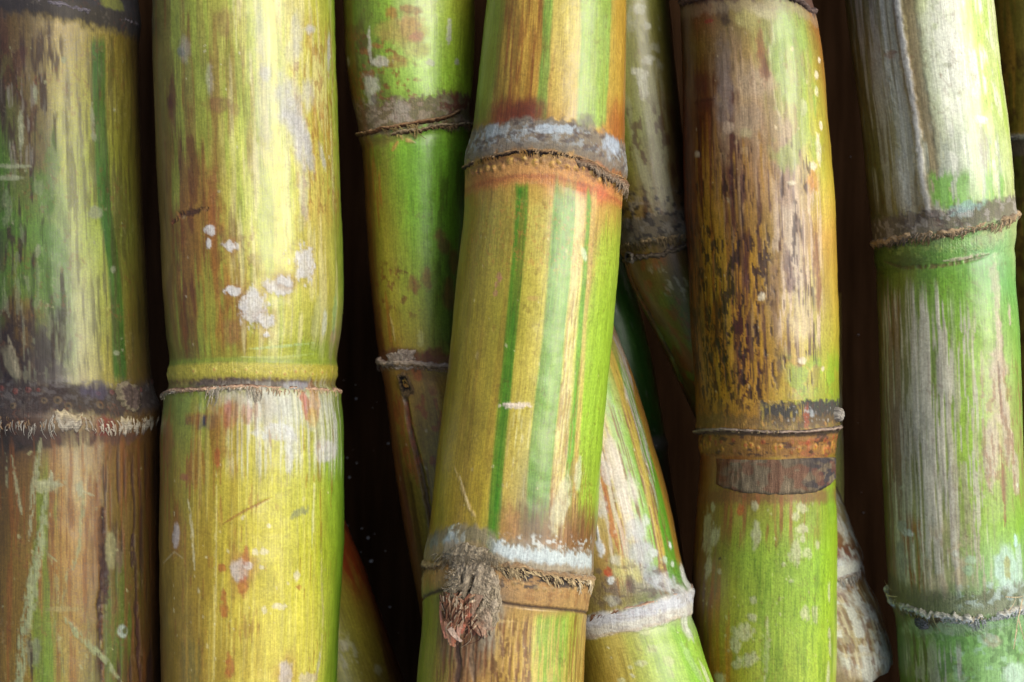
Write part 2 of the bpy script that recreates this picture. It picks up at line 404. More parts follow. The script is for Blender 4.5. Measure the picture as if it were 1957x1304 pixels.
def ribbons(c, strands, seg=5):
    """thin flat fibres on cane c: (angle0,row0,angle1,row1,width,lift0,lift1,linear colour)"""
    m = len(strands)
    if m == 0: return np.zeros((0, 3)), np.zeros((0, 3)), np.zeros((0, 3)), np.zeros((0, 4), int)
    a = np.array([s[:7] for s in strands], float); col = np.array([s[7] for s in strands])
    g = np.random.default_rng(m); bend = g.normal(0, .12, m)
    k = np.linspace(0, 1, seg)[None, :]
    th = a[:, 0:1]+(a[:, 2:3]-a[:, 0:1])*k; v = a[:, 1:2]+(a[:, 3:4]-a[:, 1:2])*k
    L = np.hypot((a[:, 2]-a[:, 0])*c.R, a[:, 3]-a[:, 1])[:, None]+1e-6
    dx = ((a[:, 2]-a[:, 0])*c.R)[:, None]/L; dy = (a[:, 3]-a[:, 1])[:, None]/L
    b = bend[:, None]*L*np.sin(np.pi*k)
    th = th - dy*b/c.R; v = v + dx*b
    lift = a[:, 5:6]+(a[:, 6:7]-a[:, 5:6])*k + np.sin(np.pi*k)*1.5
    w = a[:, 4:5]*(1-.6*k)
    P0 = c.pos(th-dy*w/c.R, v+dx*w, lift); P1 = c.pos(th+dy*w/c.R, v-dx*w, lift+.6)
    P = np.stack([P0, P1], 2).reshape(-1, 3)
    base = (np.arange(m)*seg*2)[:, None]+(np.arange(seg-1)*2)[None, :]
    Q = np.stack([base, base+1, base+3, base+2], -1).reshape(-1, 4)
    C = np.repeat(col, seg*2, 0); G = np.stack([P[:, 0], P[:, 1], P[:, 0]*0], -1)
    return P, C, G, Q

WAX = (196, 200, 196); BLUEWAX = (170, 190, 205); CRUST = (176, 160, 132); DK = (30, 22, 20); RUST = (120, 60, 20)
#PAINT
# ------------------------------------------------------------------ the board underneath
def ground():
    me = bpy.data.meshes.new("ground"); n = 60
    x = np.linspace(-2600, 2600, n); X, Y = np.meshgrid(x, x)
    P = np.stack([X, -Y, -140+X*0], -1).reshape(-1, 3)*S
    me.from_pydata(P.tolist(), [], grid_quads(n, n).tolist())
    m = bpy.data.materials.new("dark_board"); m.use_nodes = True; nt = m.node_tree; N = nt.nodes; L = nt.links; p = N["Principled BSDF"]
    tc = N.new("ShaderNodeTexCoord"); mp = N.new("ShaderNodeMapping"); mp.inputs["Scale"].default_value = (260, 22, 22)
    L.new(tc.outputs["Object"], mp.inputs[0]); nz = N.new("ShaderNodeTexNoise"); nz.inputs["Scale"].default_value = 1; nz.inputs["Detail"].default_value = 7
    L.new(mp.outputs[0], nz.inputs[0]); cr = N.new("ShaderNodeValToRGB")
    cr.color_ramp.elements[0].position = .3; cr.color_ramp.elements[0].color = (.013, .0065, .003, 1)
    cr.color_ramp.elements[1].position = .75; cr.color_ramp.elements[1].color = (.034, .017, .008, 1)
    L.new(nz.outputs[0], cr.inputs[0]); L.new(cr.outputs[0], p.inputs["Base Color"]); p.inputs["Roughness"].default_value = .8; p.inputs["Specular IOR Level"].default_value = 0
    b = N.new("ShaderNodeBump"); b.inputs["Strength"].default_value = .4; b.inputs["Distance"].default_value = .0004
    L.new(nz.outputs[0], b.inputs["Height"]); L.new(b.outputs[0], p.inputs["Normal"])
    me.materials.append(m); o = bpy.data.objects.new("ground", me); sc.collection.objects.link(o); o["kind"] = "structure"
ground()
GRP = "sugar canes lying side by side"

# ================================================================== A : far left
def cane_a():
    c = Cane("sugar_cane", "brown and green cane with dark green stripe and pale scratches, leftmost in the photo", GRP,
        [(-420, -90, 245), (0, -72, 262), (300, -62, 270), (600, -60, 284), (735, -56, 292), (790, -60, 302), (850, -56, 303), (1304, -52, 306), (1720, -60, 300)],
        [(-400, 1760), (1700, 1740)], nodes=[(25, [(20, 2), (90, 8), (180, 30), (265, 52)]), (800, [(0, 800), (120, 798), (230, 806), (300, 784)])]).grid(); c.gain = (.52, .57, .42); c.matte = 1.5; c.weather = .6
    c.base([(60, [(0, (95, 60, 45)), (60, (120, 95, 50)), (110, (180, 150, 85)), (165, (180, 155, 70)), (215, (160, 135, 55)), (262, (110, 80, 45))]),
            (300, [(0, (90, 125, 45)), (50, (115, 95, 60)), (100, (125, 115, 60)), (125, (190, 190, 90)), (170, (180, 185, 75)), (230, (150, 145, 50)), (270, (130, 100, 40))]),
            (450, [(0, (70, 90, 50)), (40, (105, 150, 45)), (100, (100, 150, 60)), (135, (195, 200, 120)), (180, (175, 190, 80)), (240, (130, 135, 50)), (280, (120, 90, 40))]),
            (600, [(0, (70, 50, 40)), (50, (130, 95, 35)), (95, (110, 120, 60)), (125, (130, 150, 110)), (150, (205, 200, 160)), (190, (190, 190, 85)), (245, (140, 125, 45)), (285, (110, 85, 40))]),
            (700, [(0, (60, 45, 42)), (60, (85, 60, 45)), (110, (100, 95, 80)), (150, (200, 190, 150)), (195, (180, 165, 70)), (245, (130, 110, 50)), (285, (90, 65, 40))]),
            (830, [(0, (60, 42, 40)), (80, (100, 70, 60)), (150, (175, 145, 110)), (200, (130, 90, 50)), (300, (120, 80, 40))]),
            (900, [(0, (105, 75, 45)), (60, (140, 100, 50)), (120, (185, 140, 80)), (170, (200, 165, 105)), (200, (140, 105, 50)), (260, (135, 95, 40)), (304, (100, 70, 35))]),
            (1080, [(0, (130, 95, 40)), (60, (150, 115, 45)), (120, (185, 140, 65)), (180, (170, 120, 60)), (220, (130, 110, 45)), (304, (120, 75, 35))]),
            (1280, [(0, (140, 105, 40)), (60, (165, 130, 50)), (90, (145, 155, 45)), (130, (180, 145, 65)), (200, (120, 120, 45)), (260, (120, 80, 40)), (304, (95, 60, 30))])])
    c.stripe([(172, 70), (178, 250), (188, 400), (205, 500), (212, 600), (218, 720)], [(200, 70), (204, 250), (214, 400), (228, 500), (236, 600), (242, 720)], (30, 110, 20), .95, 4, (80, 725, 15), 1.5)
    c.stripe([(100, 330), (115, 560), (120, 720)], [(128, 330), (140, 560), (148, 720)], (120, 165, 95), .55, 8, (350, 700, 40), 3)
    full = c.ymask((60, 720, 20)); low = c.ymask((840, 1800, 20))
    c.streaks((60, 32, 28), .85, c.region(-60, 130, 40, 720, 20, 40), 7, 90, .52, .12, .5); c.streaks((90, 80, 40), .6, full*c.xmask(120, 280, 300), 6, 120, .54, .1)
    c.mottle((45, 30, 38), .75, c.region(-60, 130, 600, 760, 20, 50), 22, 40, .5, .12)
    c.mottle((80, 30, 25), .6, c.region(-40, 70, 60, 330), 14, 40, .54, .1)
    c.streaks((160, 150, 155), .55, c.region(5, 95, 130, 330, 10, 30), 5, 60, .58, .08, .7)
    c.mottle((85, 140, 45), .6, c.region(-10, 120, 270, 600, 10, 40), 25, 60, .47, .12)
    c.mottle((165, 165, 155), .35, c.region(0, 130, 320, 730), 9, 45, .6, .06, .7)
    for (x, y, a, b) in [(22, 318, 34, 4), (20, 340, 26, 5), (68, 180, 4, 16), (40, 250, 5, 40), (72, 480, 5, 12), (180, 262, 6, 8), (176, 230, 4, 30), (216, 515, 5, 7), (222, 675, 6, 5), (182, 405, 14, 12), (122, 115, 4, 7)]:
        c.blot(x, y, a, b, (175, 175, 160), .75)
    c.blot(20, 690, 12, 34, (150, 140, 130), .8, rot=-20); c.line([(15, 640), (28, 690), (38, 722)], 5, (165, 150, 140), .8)
    c.specks(24, 10, 250, 60, 720, 1.2, 3.5, (190, 185, 160), 5)
    # upper node wax, dark zone above the lower node
    c.band(-70, 48, (50, 46, 62), .92, 10, 14, .75); c.band(-30, 8, (70, 66, 84), .7, 8, 10, .8)
    c.blot(212, 8, 30, 12, (140, 140, 70), .9, rot=20)
    c.band(735, 790, (62, 46, 52), .93, 10, 14, .6); c.mottle((120, 110, 125), .5, c.ymask((725, 775, 10)), 8, 8, .55, .08)
    c.dots(772, 17, 6.2, (120, 95, 75), (28, 20, 18), .9, 3, c.xmask(-50, 215, 770)); c.dots(748, 24, 4.5, (140, 60, 55), (60, 25, 30), .6, 2)
    c.blot(185, 745, 26, 16, (95, 85, 130), .6); c.blot(30, 845, 40, 26, (35, 26, 26), .95, edge=.6); c.blot(95, 838, 60, 20, (70, 52, 56), .8, edge=.7)
    c.blot(185, 835, 80, 14, (95, 60, 62), .7, edge=.8); c.blot(200, 812, 18, 18, (150, 35, 45), .7)
    # lower internode
    c.streaks((75, 40, 30), .85, c.region(175, 310, 860, 1310, 12, 30), 6, 130, .55, .08, .5, -.8)
    c.streaks((150, 85, 30), .6, low, 6, 160, .55, .1, .45)
    c.streaks((110, 160, 40), .6, c.region(60, 110, 900, 1400, 8, 60), 9, 180, .45, .12)
    c.streaks((90, 130, 30), .6, c.region(195, 270, 1080, 1400, 8, 40), 8, 120, .48, .1)
    c.streaks((215, 195, 160), .5, c.region(120, 190, 830, 960, 10, 30), 5, 80, .45, .12)
    c.blot(200, 1100, 8, 60, (75, 45, 48), .9, disp=-2); c.blot(195, 1040, 6, 70, (85, 55, 50), .8, disp=-2); c.line([(195, 960), (203, 1060), (190, 1160), (195, 1300)], 4.5, (70, 40, 40), .9, disp=-2.5)
    c.blot(213, 1050, 10, 36, (175, 165, 130), .9, edge=.25, disp=1.5); c.blot(228, 1065, 6, 26, (130, 105, 85), .9)
    c.line([(255, 1020), (253, 1085)], 5, (70, 35, 35), .9, disp=-2); c.line([(262, 1150), (264, 1240), (268, 1304)], 5, (80, 35, 25), .9, disp=-2)
    SC = (178, 182, 150)
    c.line([(88, 935), (75, 1050), (55, 1160), (42, 1230), (36, 1304), (34, 1360)], 9, SC, .92, disp=1.2, wob=2)
    c.blot(92, 928, 24, 14, (195, 190, 165), .9, edge=.8); c.line([(97, 900), (100, 925), (120, 928)], 4, (200, 195, 175), .9)
    c.line([(78, 838), (72, 890), (62, 940), (56, 1030)], 5, (185, 180, 155), .85)
    c.line([(122, 1180), (150, 1215), (200, 1260), (232, 1304)], 6, SC, .92, disp=1, wob=2)
    c.line([(152, 925), (160, 950), (152, 1040), (140, 1090)], 3.5, (180, 175, 145), .8); c.blot(153, 935, 6, 16, (200, 195, 180), .9)
    c.line([(160, 940), (180, 948)], 2.5, (200, 190, 170), .8); c.line([(85, 1045), (105, 1085), (112, 1150), (125, 1170)], 2.5, (180, 170, 130), .6)
    c.line([(125, 1300), (112, 1230), (100, 1170)], 2.5, (180, 175, 135), .5); c.line([(10, 865), (14, 940)], 3, (185, 180, 155), .7); c.line([(22, 870), (34, 950), (42, 985)], 3, (185, 180, 155), .7)
    c.line([(165, 1160), (175, 1250), (178, 1304)], 2.5, (180, 170, 130), .5); c.line([(95, 1060), (110, 1075)], 2, SC, .6); c.line([(120, 1160), (128, 1100), (140, 1070)], 2.5, SC, .5)
    c.blot(60, 1245, 14, 24, (150, 150, 140), .6, edge=.9); c.line([(58, 1210), (62, 1304)], 3, (60, 30, 25), .8)
    c.blot(234, 1207, 10, 12, (200, 212, 220), 1, disp=1.5, edge=.2); c.blot(239, 1205, 5, 6, (110, 110, 55), 1)
    c.blot(122, 1164, 26, 5, (190, 170, 130), .7); c.specks(40, 0, 300, 860, 1300, 1, 3.2, (195, 185, 150), 8)
    c.ring(800, 26, 6); c.ring(20, 30, 5)
    c.emit([(42, 'internode'), (742, 'internode'), (800, 'root_band'), (None, 'internode')])
    c.lip([(0, 800), (60, 800), (120, 797), (230, 808), (300, 786)], 13, 27, 6.5, [(95, 78, 62), (190, 178, 140), (150, 140, 120), (176, 170, 150), (150, 142, 125), (95, 78, 72)], 9, flat=.35,
          lump=.8, hair=[(-30, 110, 60, 6, 22, -2, (170, 165, 150)), (130, 300, 60, 4, 12, 3, (170, 160, 140)), (-30, 300, 80, -9, -3, 2, (140, 115, 85))])
    c.lip([(0, -2), (90, 8), (180, 28), (270, 52)], 8, 8, 8, [(70, 66, 80), (110, 105, 110), (50, 45, 55)], 4)
    def hf(u, v): return 17*np.clip(1-(u*u+v*v), 0, 1)**.6 + 5*(fbm(u*4+9, v*3+4, 3, 4)-.5) - 5*np.exp(-((u+.25*v)*6)**2)
    def cf(u, v, h):
        r = np.hypot(u, v)[..., None]; n = fbm(u*6+20, v*5+3, 9, 4)[..., None]
        b = lin((38, 28, 30))*(1-n)+lin((112, 96, 84))*n
        return b+(lin((150, 140, 108))-b)*sst(.66, .84, r+.25*(n-.5))*.6
    c.patch(246, 757, 27, 32, hf, cf, jag_amp=.4)
cane_a()

# ================================================================== B : fat yellow cane
def cane_b():
    c = Cane("sugar_cane", "fat yellow cane with white waxy patches, second from the left", GRP,
        [(-420, 270, 625), (0, 288, 640), (200, 292, 644), (400, 302, 651), (560, 309, 656), (640, 316, 650), (690, 322, 643), (733, 319, 643), (760, 312, 650), (840, 305, 657), (1000, 305, 656), (1304, 307, 645), (1720, 315, 630)],
        [(-400, 1725), (1700, 1725)], nodes=[(738, [(310, 748), (360, 742), (450, 738), (540, 741), (645, 744)])]).grid(); c.weather = .3; c.gain = (.90, .93, 1.02)
    c.base([(0, [(290, (90, 80, 30)), (330, (125, 120, 45)), (420, (170, 170, 65)), (490, (205, 200, 90)), (560, (215, 205, 115)), (600, (190, 185, 70)), (640, (130, 180, 35))]),  # rind's own yellow plus part of its highlight, painted into the palest tones
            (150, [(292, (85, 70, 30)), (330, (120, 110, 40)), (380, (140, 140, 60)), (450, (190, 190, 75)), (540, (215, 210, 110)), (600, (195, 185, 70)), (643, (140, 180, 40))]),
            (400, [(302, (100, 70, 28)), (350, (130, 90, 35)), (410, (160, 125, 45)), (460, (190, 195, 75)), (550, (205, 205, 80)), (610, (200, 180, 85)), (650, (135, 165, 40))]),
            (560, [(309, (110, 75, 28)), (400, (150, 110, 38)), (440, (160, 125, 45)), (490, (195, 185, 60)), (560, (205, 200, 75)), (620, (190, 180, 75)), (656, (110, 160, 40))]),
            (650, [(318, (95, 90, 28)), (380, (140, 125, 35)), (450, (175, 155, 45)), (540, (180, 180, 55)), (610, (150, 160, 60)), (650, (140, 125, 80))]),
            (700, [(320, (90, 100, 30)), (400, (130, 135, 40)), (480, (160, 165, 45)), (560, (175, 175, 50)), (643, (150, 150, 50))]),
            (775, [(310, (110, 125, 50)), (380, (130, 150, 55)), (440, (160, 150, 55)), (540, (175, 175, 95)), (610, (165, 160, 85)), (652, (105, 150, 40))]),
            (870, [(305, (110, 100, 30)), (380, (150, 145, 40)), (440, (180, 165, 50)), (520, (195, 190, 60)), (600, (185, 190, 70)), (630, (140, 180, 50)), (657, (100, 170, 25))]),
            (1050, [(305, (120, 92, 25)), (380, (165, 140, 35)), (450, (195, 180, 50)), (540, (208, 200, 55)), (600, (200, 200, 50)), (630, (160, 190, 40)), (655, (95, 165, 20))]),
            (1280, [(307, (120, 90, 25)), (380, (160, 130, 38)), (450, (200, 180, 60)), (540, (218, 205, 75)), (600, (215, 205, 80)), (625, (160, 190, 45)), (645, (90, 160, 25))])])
    up = c.ymask((-500, 680, 20)); lo = c.ymask((760, 1800, 15))
    c.streaks((120, 75, 30), .55, up*c.xmask(290, 500, 300, 40), 9, 150, .53, .12)
    c.streaks((95, 45, 25), .6, c.region(285, 400, 140, 660, 20, 60), 12, 70, .56, .1)
    c.streaks((150, 175, 55), .5, up*c.xmask(320, 560, 300), 10, 200, .52, .12)
    c.streaks((225, 215, 150), .45, up*c.xmask(440, 640, 300), 9, 160, .53, .1)
    c.streaks((150, 95, 35), .65, c.region(380, 450, 360, 650, 20, 50), 12, 80, .5, .12)
    c.mottle((130, 85, 35), .6, c.region(410, 500, 440, 640, 20, 30), 13, 26, .52, .1)
    c.mottle((150, 95, 50), .5, c.region(560, 645, 60, 420, 12, 30), 7, 16, .58, .07)
    c.streaks((175, 130, 50), .5, c.region(560, 640, 40, 420, 10, 40), 6, 70, .52, .1)
    # white patches
    W = (208, 205, 190); W2 = (190, 188, 175)
    for (x, y, a, b, al, r) in [(555, 210, 22, 60, .85, -15), (575, 270, 18, 45, .8, -5), (590, 175, 12, 30, .6, 0), (548, 225, 22, 18, .7, 0), (507, 138, 8, 16, .8, 0), (566, 60, 10, 36, .55, 0), (592, 56, 12, 8, .8, 0), (628, 100, 7, 40, .75, 3), (590, 290, 9, 40, .75, -8), (615, 300, 6, 25, .7, -14),
                               (497, 60, 8, 50, .4, 0), (505, 200, 12, 90, .35, 0), (580, 370, 10, 60, .45, 4), (352, 95, 12, 20, .35, 0), (400, 150, 6, 30, .35, 0), (560, 100, 14, 26, .35, 0)]:
        c.blot(x, y, a, b, W2, al, rot=r, edge=.55, soft=.5, disp=.6)
    for (x, y, a, b) in [(535, 545, 20, 17), (545, 538, 12, 10), (482, 586, 21, 32), (508, 612, 13, 15), (582, 503, 18, 33), (442, 557, 12, 8), (403, 440, 10, 11), (441, 470, 12, 9), (400, 465, 5, 8), (508, 640, 7, 6)]:
        c.blot(x, y, a+5, b+6, (150, 100, 45), .45, edge=.5, soft=.6); c.blot(x, y, a, b, W, .92, edge=.85, soft=.2, disp=1.6, rough=.7, fs=7)
    c.blot(415, 200, 20, 14, (120, 80, 40), .7, soft=.4); c.blot(448, 210, 8, 12, (140, 100, 55), .5)
    c.line([(330, 427), (345, 412), (380, 403), (400, 398)], 6, (75, 45, 25), .95, disp=-3); c.blot(350, 415, 8, 4, (150, 125, 80), .8)
    for (x, y, a, b, k) in [(425, 45, 18, 26, (140, 110, 50)), (405, 350, 10, 30, (135, 80, 30)), (410, 400, 8, 30, (130, 75, 28)), (440, 640, 14, 26, (145, 90, 50)), (350, 620, 10, 55, (120, 60, 25)), (325, 195, 8, 14, (60, 30, 20)), (330, 180, 10, 30, (90, 45, 25)), (340, 440, 16, 40, (125, 65, 28)), (425, 455, 7, 18, (110, 60, 30))]:
        c.blot(x, y, a, b, k, .65, edge=.7, soft=.5)
    c.blot(634, 660, 12, 36, (165, 140, 105), .8, edge=.5); c.blot(640, 600, 8, 40, (140, 180, 110), .6); c.blot(605, 610, 10, 50, (185, 185, 120), .55, edge=.7); c.blot(620, 620, 6, 26, (195, 200, 175), .7)
    c.line([(470, 668), (540, 662), (600, 655)], 2.5, (180, 205, 130), .7); c.line([(455, 682), (530, 684), (600, 676)], 2, (190, 200, 110), .6)
    for x, y in [(288, 35), (290, 105), (282, 165), (288, 295), (345, 100)]: c.blot(x, y, 9, 10, (110, 120, 110), .6, edge=.6)
    c.stripe([(560, 640), (560, 692)], [(640, 640), (640, 692)], (120, 160, 45), .5, 20, (655, 695, 10), 6)
    # root band, scar
    c.band(693, 730, (185, 172, 52), .85, 5, 4, .5, 1.5); c.band(683, 692, (125, 150, 40), .6, 3, 3)
    c.band(720, 738, (110, 90, 55), .6, 4, 7); c.dots(709, 21, 4.6, (212, 200, 85), (195, 130, 60), .6, 1.0, wj=3.5); c.dots(726, 13, 3, (120, 85, 40), (70, 45, 25), .6, 1)
    c.band(724, 740, (80, 65, 62), .85, 3, 6, reg=c.xmask(370, 600, 735, 20)); c.blot(567, 737, 26, 8, (130, 125, 130), .9)
    c.blot(645, 698, 10, 6, (60, 45, 35), .7)
    c.streaks((215, 215, 190), .6, c.region(440, 652, 745, 900, 14, 30), 3.2, 260, .52, .07, .7, .8)
    c.blot(475, 772, 66, 30, (190, 182, 160), .75, edge=.7, soft=.5, fs=10); c.blot(560, 780, 80, 32, (185, 190, 170), .6, edge=.7, soft=.5, fs=12)
    c.blot(530, 825, 30, 16, (205, 208, 200), .7, edge=.8); c.blot(555, 850, 12, 30, (205, 205, 190), .65, edge=.6)
    c.blot(625, 860, 28, 26, (205, 203, 188), .9, edge=.6, soft=.2, disp=1); c.blot(640, 825, 9, 40, (205, 205, 185), .75, rot=6); c.blot(553, 880, 7, 26, (205, 205, 185), .7); c.blot(600, 800, 16, 60, (195, 195, 160), .5, rot=-16, edge=.8)
    c.blot(440, 790, 15, 26, (165, 85, 45), .8, edge=.5); c.blot(472, 790, 10, 20, (165, 95, 60), .6); c.blot(583, 775, 8, 34, (175, 65, 55), .75, rot=-8, edge=.6); c.blot(600, 770, 12, 40, (185, 110, 60), .5); c.blot(596, 800, 12, 20, (190, 160, 60), .6)
    c.blot(382, 806, 32, 14, (75, 68, 60), .85, edge=.9); c.blot(370, 800, 22, 12, (140, 90, 40), .6); c.blot(400, 802, 12, 16, (62, 60, 68), .9, edge=.8)
    c.streaks((150, 75, 35), .6, c.region(305, 440, 780, 1000, 14, 40), 8, 90, .56, .1)
    c.blot(320, 850, 22, 40, (145, 90, 40), .6, edge=.6); c.blot(422, 830, 10, 60, (150, 95, 40), .6, edge=.6)
    # lower internode
    c.streaks((150, 122, 30), .45, lo*c.xmask(310, 500, 1000, 40), 14, 260, .48, .16)
    c.streaks((222, 210, 110), .25, lo*c.xmask(360, 620, 1000, 30), 3, 300, .60, .05, None, .4)
    c.streaks((150, 95, 35), .5, lo*c.xmask(330, 640, 1000, 20), 5, 60, .66, .06, cl=(40, 60))
    for (x, y, a, b) in [(458, 1092, 13, 22), (337, 1022, 10, 24), (546, 1288, 12, 26), (475, 1082, 8, 7)]:
        c.blot(x, y, a+7, b+14, (165, 105, 50), .5, edge=.6, soft=.7); c.blot(x, y, a, b, (200, 188, 168), .9, edge=.45, disp=1.2)
    c.line([(425, 1002), (465, 978), (520, 950)], 2.2, (150, 95, 25), .75, disp=-1); c.blot(573, 980, 17, 8, (135, 140, 90), .8, rot=-38, edge=.8); c.blot(352, 912, 12, 7, (150, 90, 60), .8)
    c.line([(360, 955), (368, 1010), (372, 1090)], 3, (215, 205, 150), .7); c.line([(413, 900), (412, 1100), (408, 1300)], 1.6, (215, 200, 120), .6); c.line([(600, 905), (596, 1050)], 1.8, (220, 220, 150), .6)
    for (x, y, a, b) in [(428, 1168, 7, 18), (427, 1140, 5, 12), (424, 1085, 7, 9), (438, 1275, 7, 24), (470, 1060, 5, 18), (465, 1120, 8, 20), (571, 1122, 6, 5), (415, 875, 5, 18)]:
        c.blot(x, y, a, b, (165, 85, 25), .75, edge=.6)
    c.line([(312, 1080), (335, 1055), (352, 1068)], 2, (185, 165, 110), .7); c.blot(590, 1296, 20, 10, (205, 190, 150), .8, edge=.8); c.line([(612, 1240), (605, 1290)], 4, (205, 200, 150), .8); c.line([(612, 1040), (616, 1180), (612, 1260)], 2.5, (205, 195, 120), .6)
    for (x, y, a, b) in [(535, 1159, 12, 6), (515, 1006, 4, 5), (505, 1055, 6, 7), (488, 1055, 5, 6), (567, 1100, 6, 10), (505, 1166, 4, 7), (500, 1085, 4, 4)]: c.blot(x, y, a, b, (225, 215, 175), .7, edge=.6)
    c.streaks((120, 110, 45), .7, c.region(350, 385, 1220, 1400, 6, 20), 4, 90, .45, .1)
    c.specks(46, 330, 640, 860, 1300, 1, 2.6, (222, 210, 150), 21); c.specks(26, 330, 640, 30, 680, 1, 3, (220, 212, 170), 22)
    c.ring(728, 9, -4); c.ring(745, 10, 3); c.ring(700, 12, 1.5)
    c.emit([(692, 'internode'), (740, 'root_band'), (None, 'internode')])
    c.lip([(308, 752), (335, 746), (380, 742), (450, 738), (560, 744), (645, 745)], 4, 7, 6.5, [(90, 62, 50), (205, 170, 140), (190, 160, 120), (130, 95, 75)], 2.2,
          hair=[(308, 345, 60, 2, 14, -6, (190, 180, 160)), (400, 500, 110, 6, 24, -3, (200, 190, 165)), (345, 640, 90, 2, 9, -2, (200, 175, 140))])
cane_b()

# ================================================================== C : green cane between B and D
def cane_c():
    c = Cane("sugar_cane", "glossy green cane with two crooked brown joints, partly behind the striped cane", GRP,
        [(-420, 640, 900), (0, 655, 906), (130, 662, 904), (200, 674, 903), (245, 684, 902), (300, 693, 900), (400, 699, 896), (560, 711, 897), (690, 726, 900), (740, 735, 915), (860, 750, 940), (1000, 771, 965), (1130, 796, 992), (1304, 828, 1024), (1720, 900, 1100)],
        [(-400, 1780), (300, 1810), (700, 1860), (1300, 1935), (1700, 1960)],
        nodes=[(240, [(683, 262), (740, 248), (800, 238), (860, 228), (900, 236)]), (693, [(722, 694), (760, 690), (800, 700), (850, 702)])]).grid(); c.gain = (1.35, 1.3, 1.2)
    c.base([(0, [(655, (65, 85, 30)), (700, (90, 125, 40)), (740, (120, 165, 50)), (790, (160, 185, 110)), (840, (150, 180, 70)), (890, (160, 170, 40)), (905, (140, 150, 35))]),
            (160, [(662, (70, 75, 35)), (700, (85, 100, 40)), (740, (120, 160, 50)), (800, (135, 185, 75)), (850, (130, 185, 50)), (900, (130, 175, 35))]),
            (190, [(672, (70, 60, 35)), (740, (100, 125, 40)), (820, (120, 165, 45)), (903, (110, 120, 35))]),
            (280, [(690, (90, 75, 35)), (730, (110, 130, 35)), (790, (95, 165, 35)), (850, (95, 160, 35)), (900, (70, 120, 30))]),
            (420, [(700, (130, 95, 35)), (735, (135, 135, 35)), (780, (110, 170, 35)), (840, (95, 165, 35)), (895, (65, 115, 30))]),
            (560, [(711, (120, 85, 30)), (750, (145, 140, 40)), (800, (135, 160, 45)), (850, (80, 125, 35)), (895, (60, 90, 30))]),
            (650, [(722, (115, 80, 30)), (760, (160, 140, 45)), (800, (155, 150, 45)), (845, (90, 120, 45)), (895, (60, 80, 30))]),
            (730, [(735, (120, 85, 35)), (790, (150, 120, 45)), (850, (140, 115, 45)), (910, (120, 100, 40))]),
            (850, [(750, (110, 80, 30)), (800, (130, 110, 40)), (870, (125, 115, 40))]),
            (1300, [(828, (100, 80, 30)), (900, (110, 100, 35)), (1000, (100, 95, 35))])])
    c.mottle((120, 65, 35), .75, c.region(660, 800, 60, 210, 14, 20), 11, 14, .56, .07); c.mottle((60, 35, 25), .6, c.region(655, 730, 40, 230, 14, 20), 16, 30, .5, .1)
    for (x, y, a, b, k) in [(787, 48, 16, 20, (165, 115, 95)), (770, 60, 30, 26, (150, 130, 65)), (797, 72, 10, 12, (150, 95, 85)), (748, 25, 8, 12, (150, 90, 40)), (720, 88, 8, 6, (140, 80, 40)), (795, 95, 22, 16, (150, 150, 85)), (755, 118, 26, 12, (140, 120, 55)), (780, 20, 14, 10, (130, 90, 55))]:
        c.blot(x, y, a, b, k, .75, edge=.7, soft=.4)
    for (x, y, a, b) in [(709, 165, 15, 28), (717, 228, 12, 16), (729, 118, 13, 10), (712, 200, 8, 16), (822, 120, 7, 7), (872, 118, 5, 6), (857, 60, 4, 26), (706, 90, 3, 40), (666, 118, 6, 8)]: c.blot(x, y, a, b, (175, 178, 165), .8, edge=.7, disp=.8)
    c.blot(715, 190, 8, 10, (70, 50, 60), .8, edge=.7)
    c.band(188, 250, (95, 78, 62), .85, 5, 16, .7); c.mottle((140, 128, 112), .7, c.ymask((190, 250, 8)), 10, 8, .52, .1, .8); c.mottle((90, 40, 25), .8, c.region(830, 905, 180, 235, 8, 8), 12, 12, .45, .1)
    c.blot(765, 212, 16, 20, (150, 145, 135), .6, edge=.7)
    c.band(250, 266, (110, 95, 45), .6, 5, 8, reg=c.xmask(690, 800, 258)); c.line([(755, 256), (775, 268), (792, 272)], 4, (175, 150, 85), .9, disp=2); c.line([(760, 270), (750, 290)], 3, (170, 130, 60), .8, disp=1)
    c.streaks((150, 90, 35), .6, c.region(690, 745, 270, 680, 10, 30), 9, 120, .48, .12); c.mottle((110, 60, 30), .7, c.region(700, 800, 500, 600, 14, 20), 12, 14, .6, .06)
    for (x, y, a, b) in [(790, 545, 12, 16), (815, 535, 10, 18), (860, 560, 16, 30), (850, 470, 14, 16), (870, 500, 14, 20), (842, 450, 10, 12)]: c.blot(x, y, a, b, (120, 70, 40), .65, edge=.8, soft=.4)
    c.streaks((60, 70, 30), .5, c.region(830, 900, 300, 690), 9, 60, .5, .1); c.blot(805, 650, 8, 14, (180, 180, 110), .7, edge=.8); c.line([(744, 600), (752, 630), (756, 655)], 2, (185, 165, 100), .7, disp=1)
    c.blot(770, 690, 50, 24, (95, 60, 40), .7, edge=.7); c.blot(830, 680, 34, 14, (105, 50, 35), .8, edge=.7)
    c.band(672, 700, (110, 70, 45), .7, 5, 8)
    c.band(705, 724, (130, 100, 45), .5, 4, 6); c.blot(795, 712, 10, 14, (150, 80, 30), .8)
    c.line([(772, 745), (780, 800), (800, 880), (822, 980), (835, 1060)], 5, (60, 38, 25), .8, disp=-6, taper=False); c.line([(765, 760), (775, 830), (800, 930)], 12, (150, 75, 35), .6)
    c.mottle((140, 65, 35), .6, c.region(740, 860, 740, 900, 14, 30), 12, 20, .58, .07); c.streaks((70, 45, 25), .6, c.ymask((860, 1800, 40)), 8, 120, .5, .12)
    c.specks(7, 760, 840, 740, 1000, 1.5, 4, (175, 170, 140), 31)
    c.stripe([(735, 745), (745, 860), (795, 1120)], [(750, 745), (762, 860), (812, 1120)], (110, 60, 30), .6, 6)
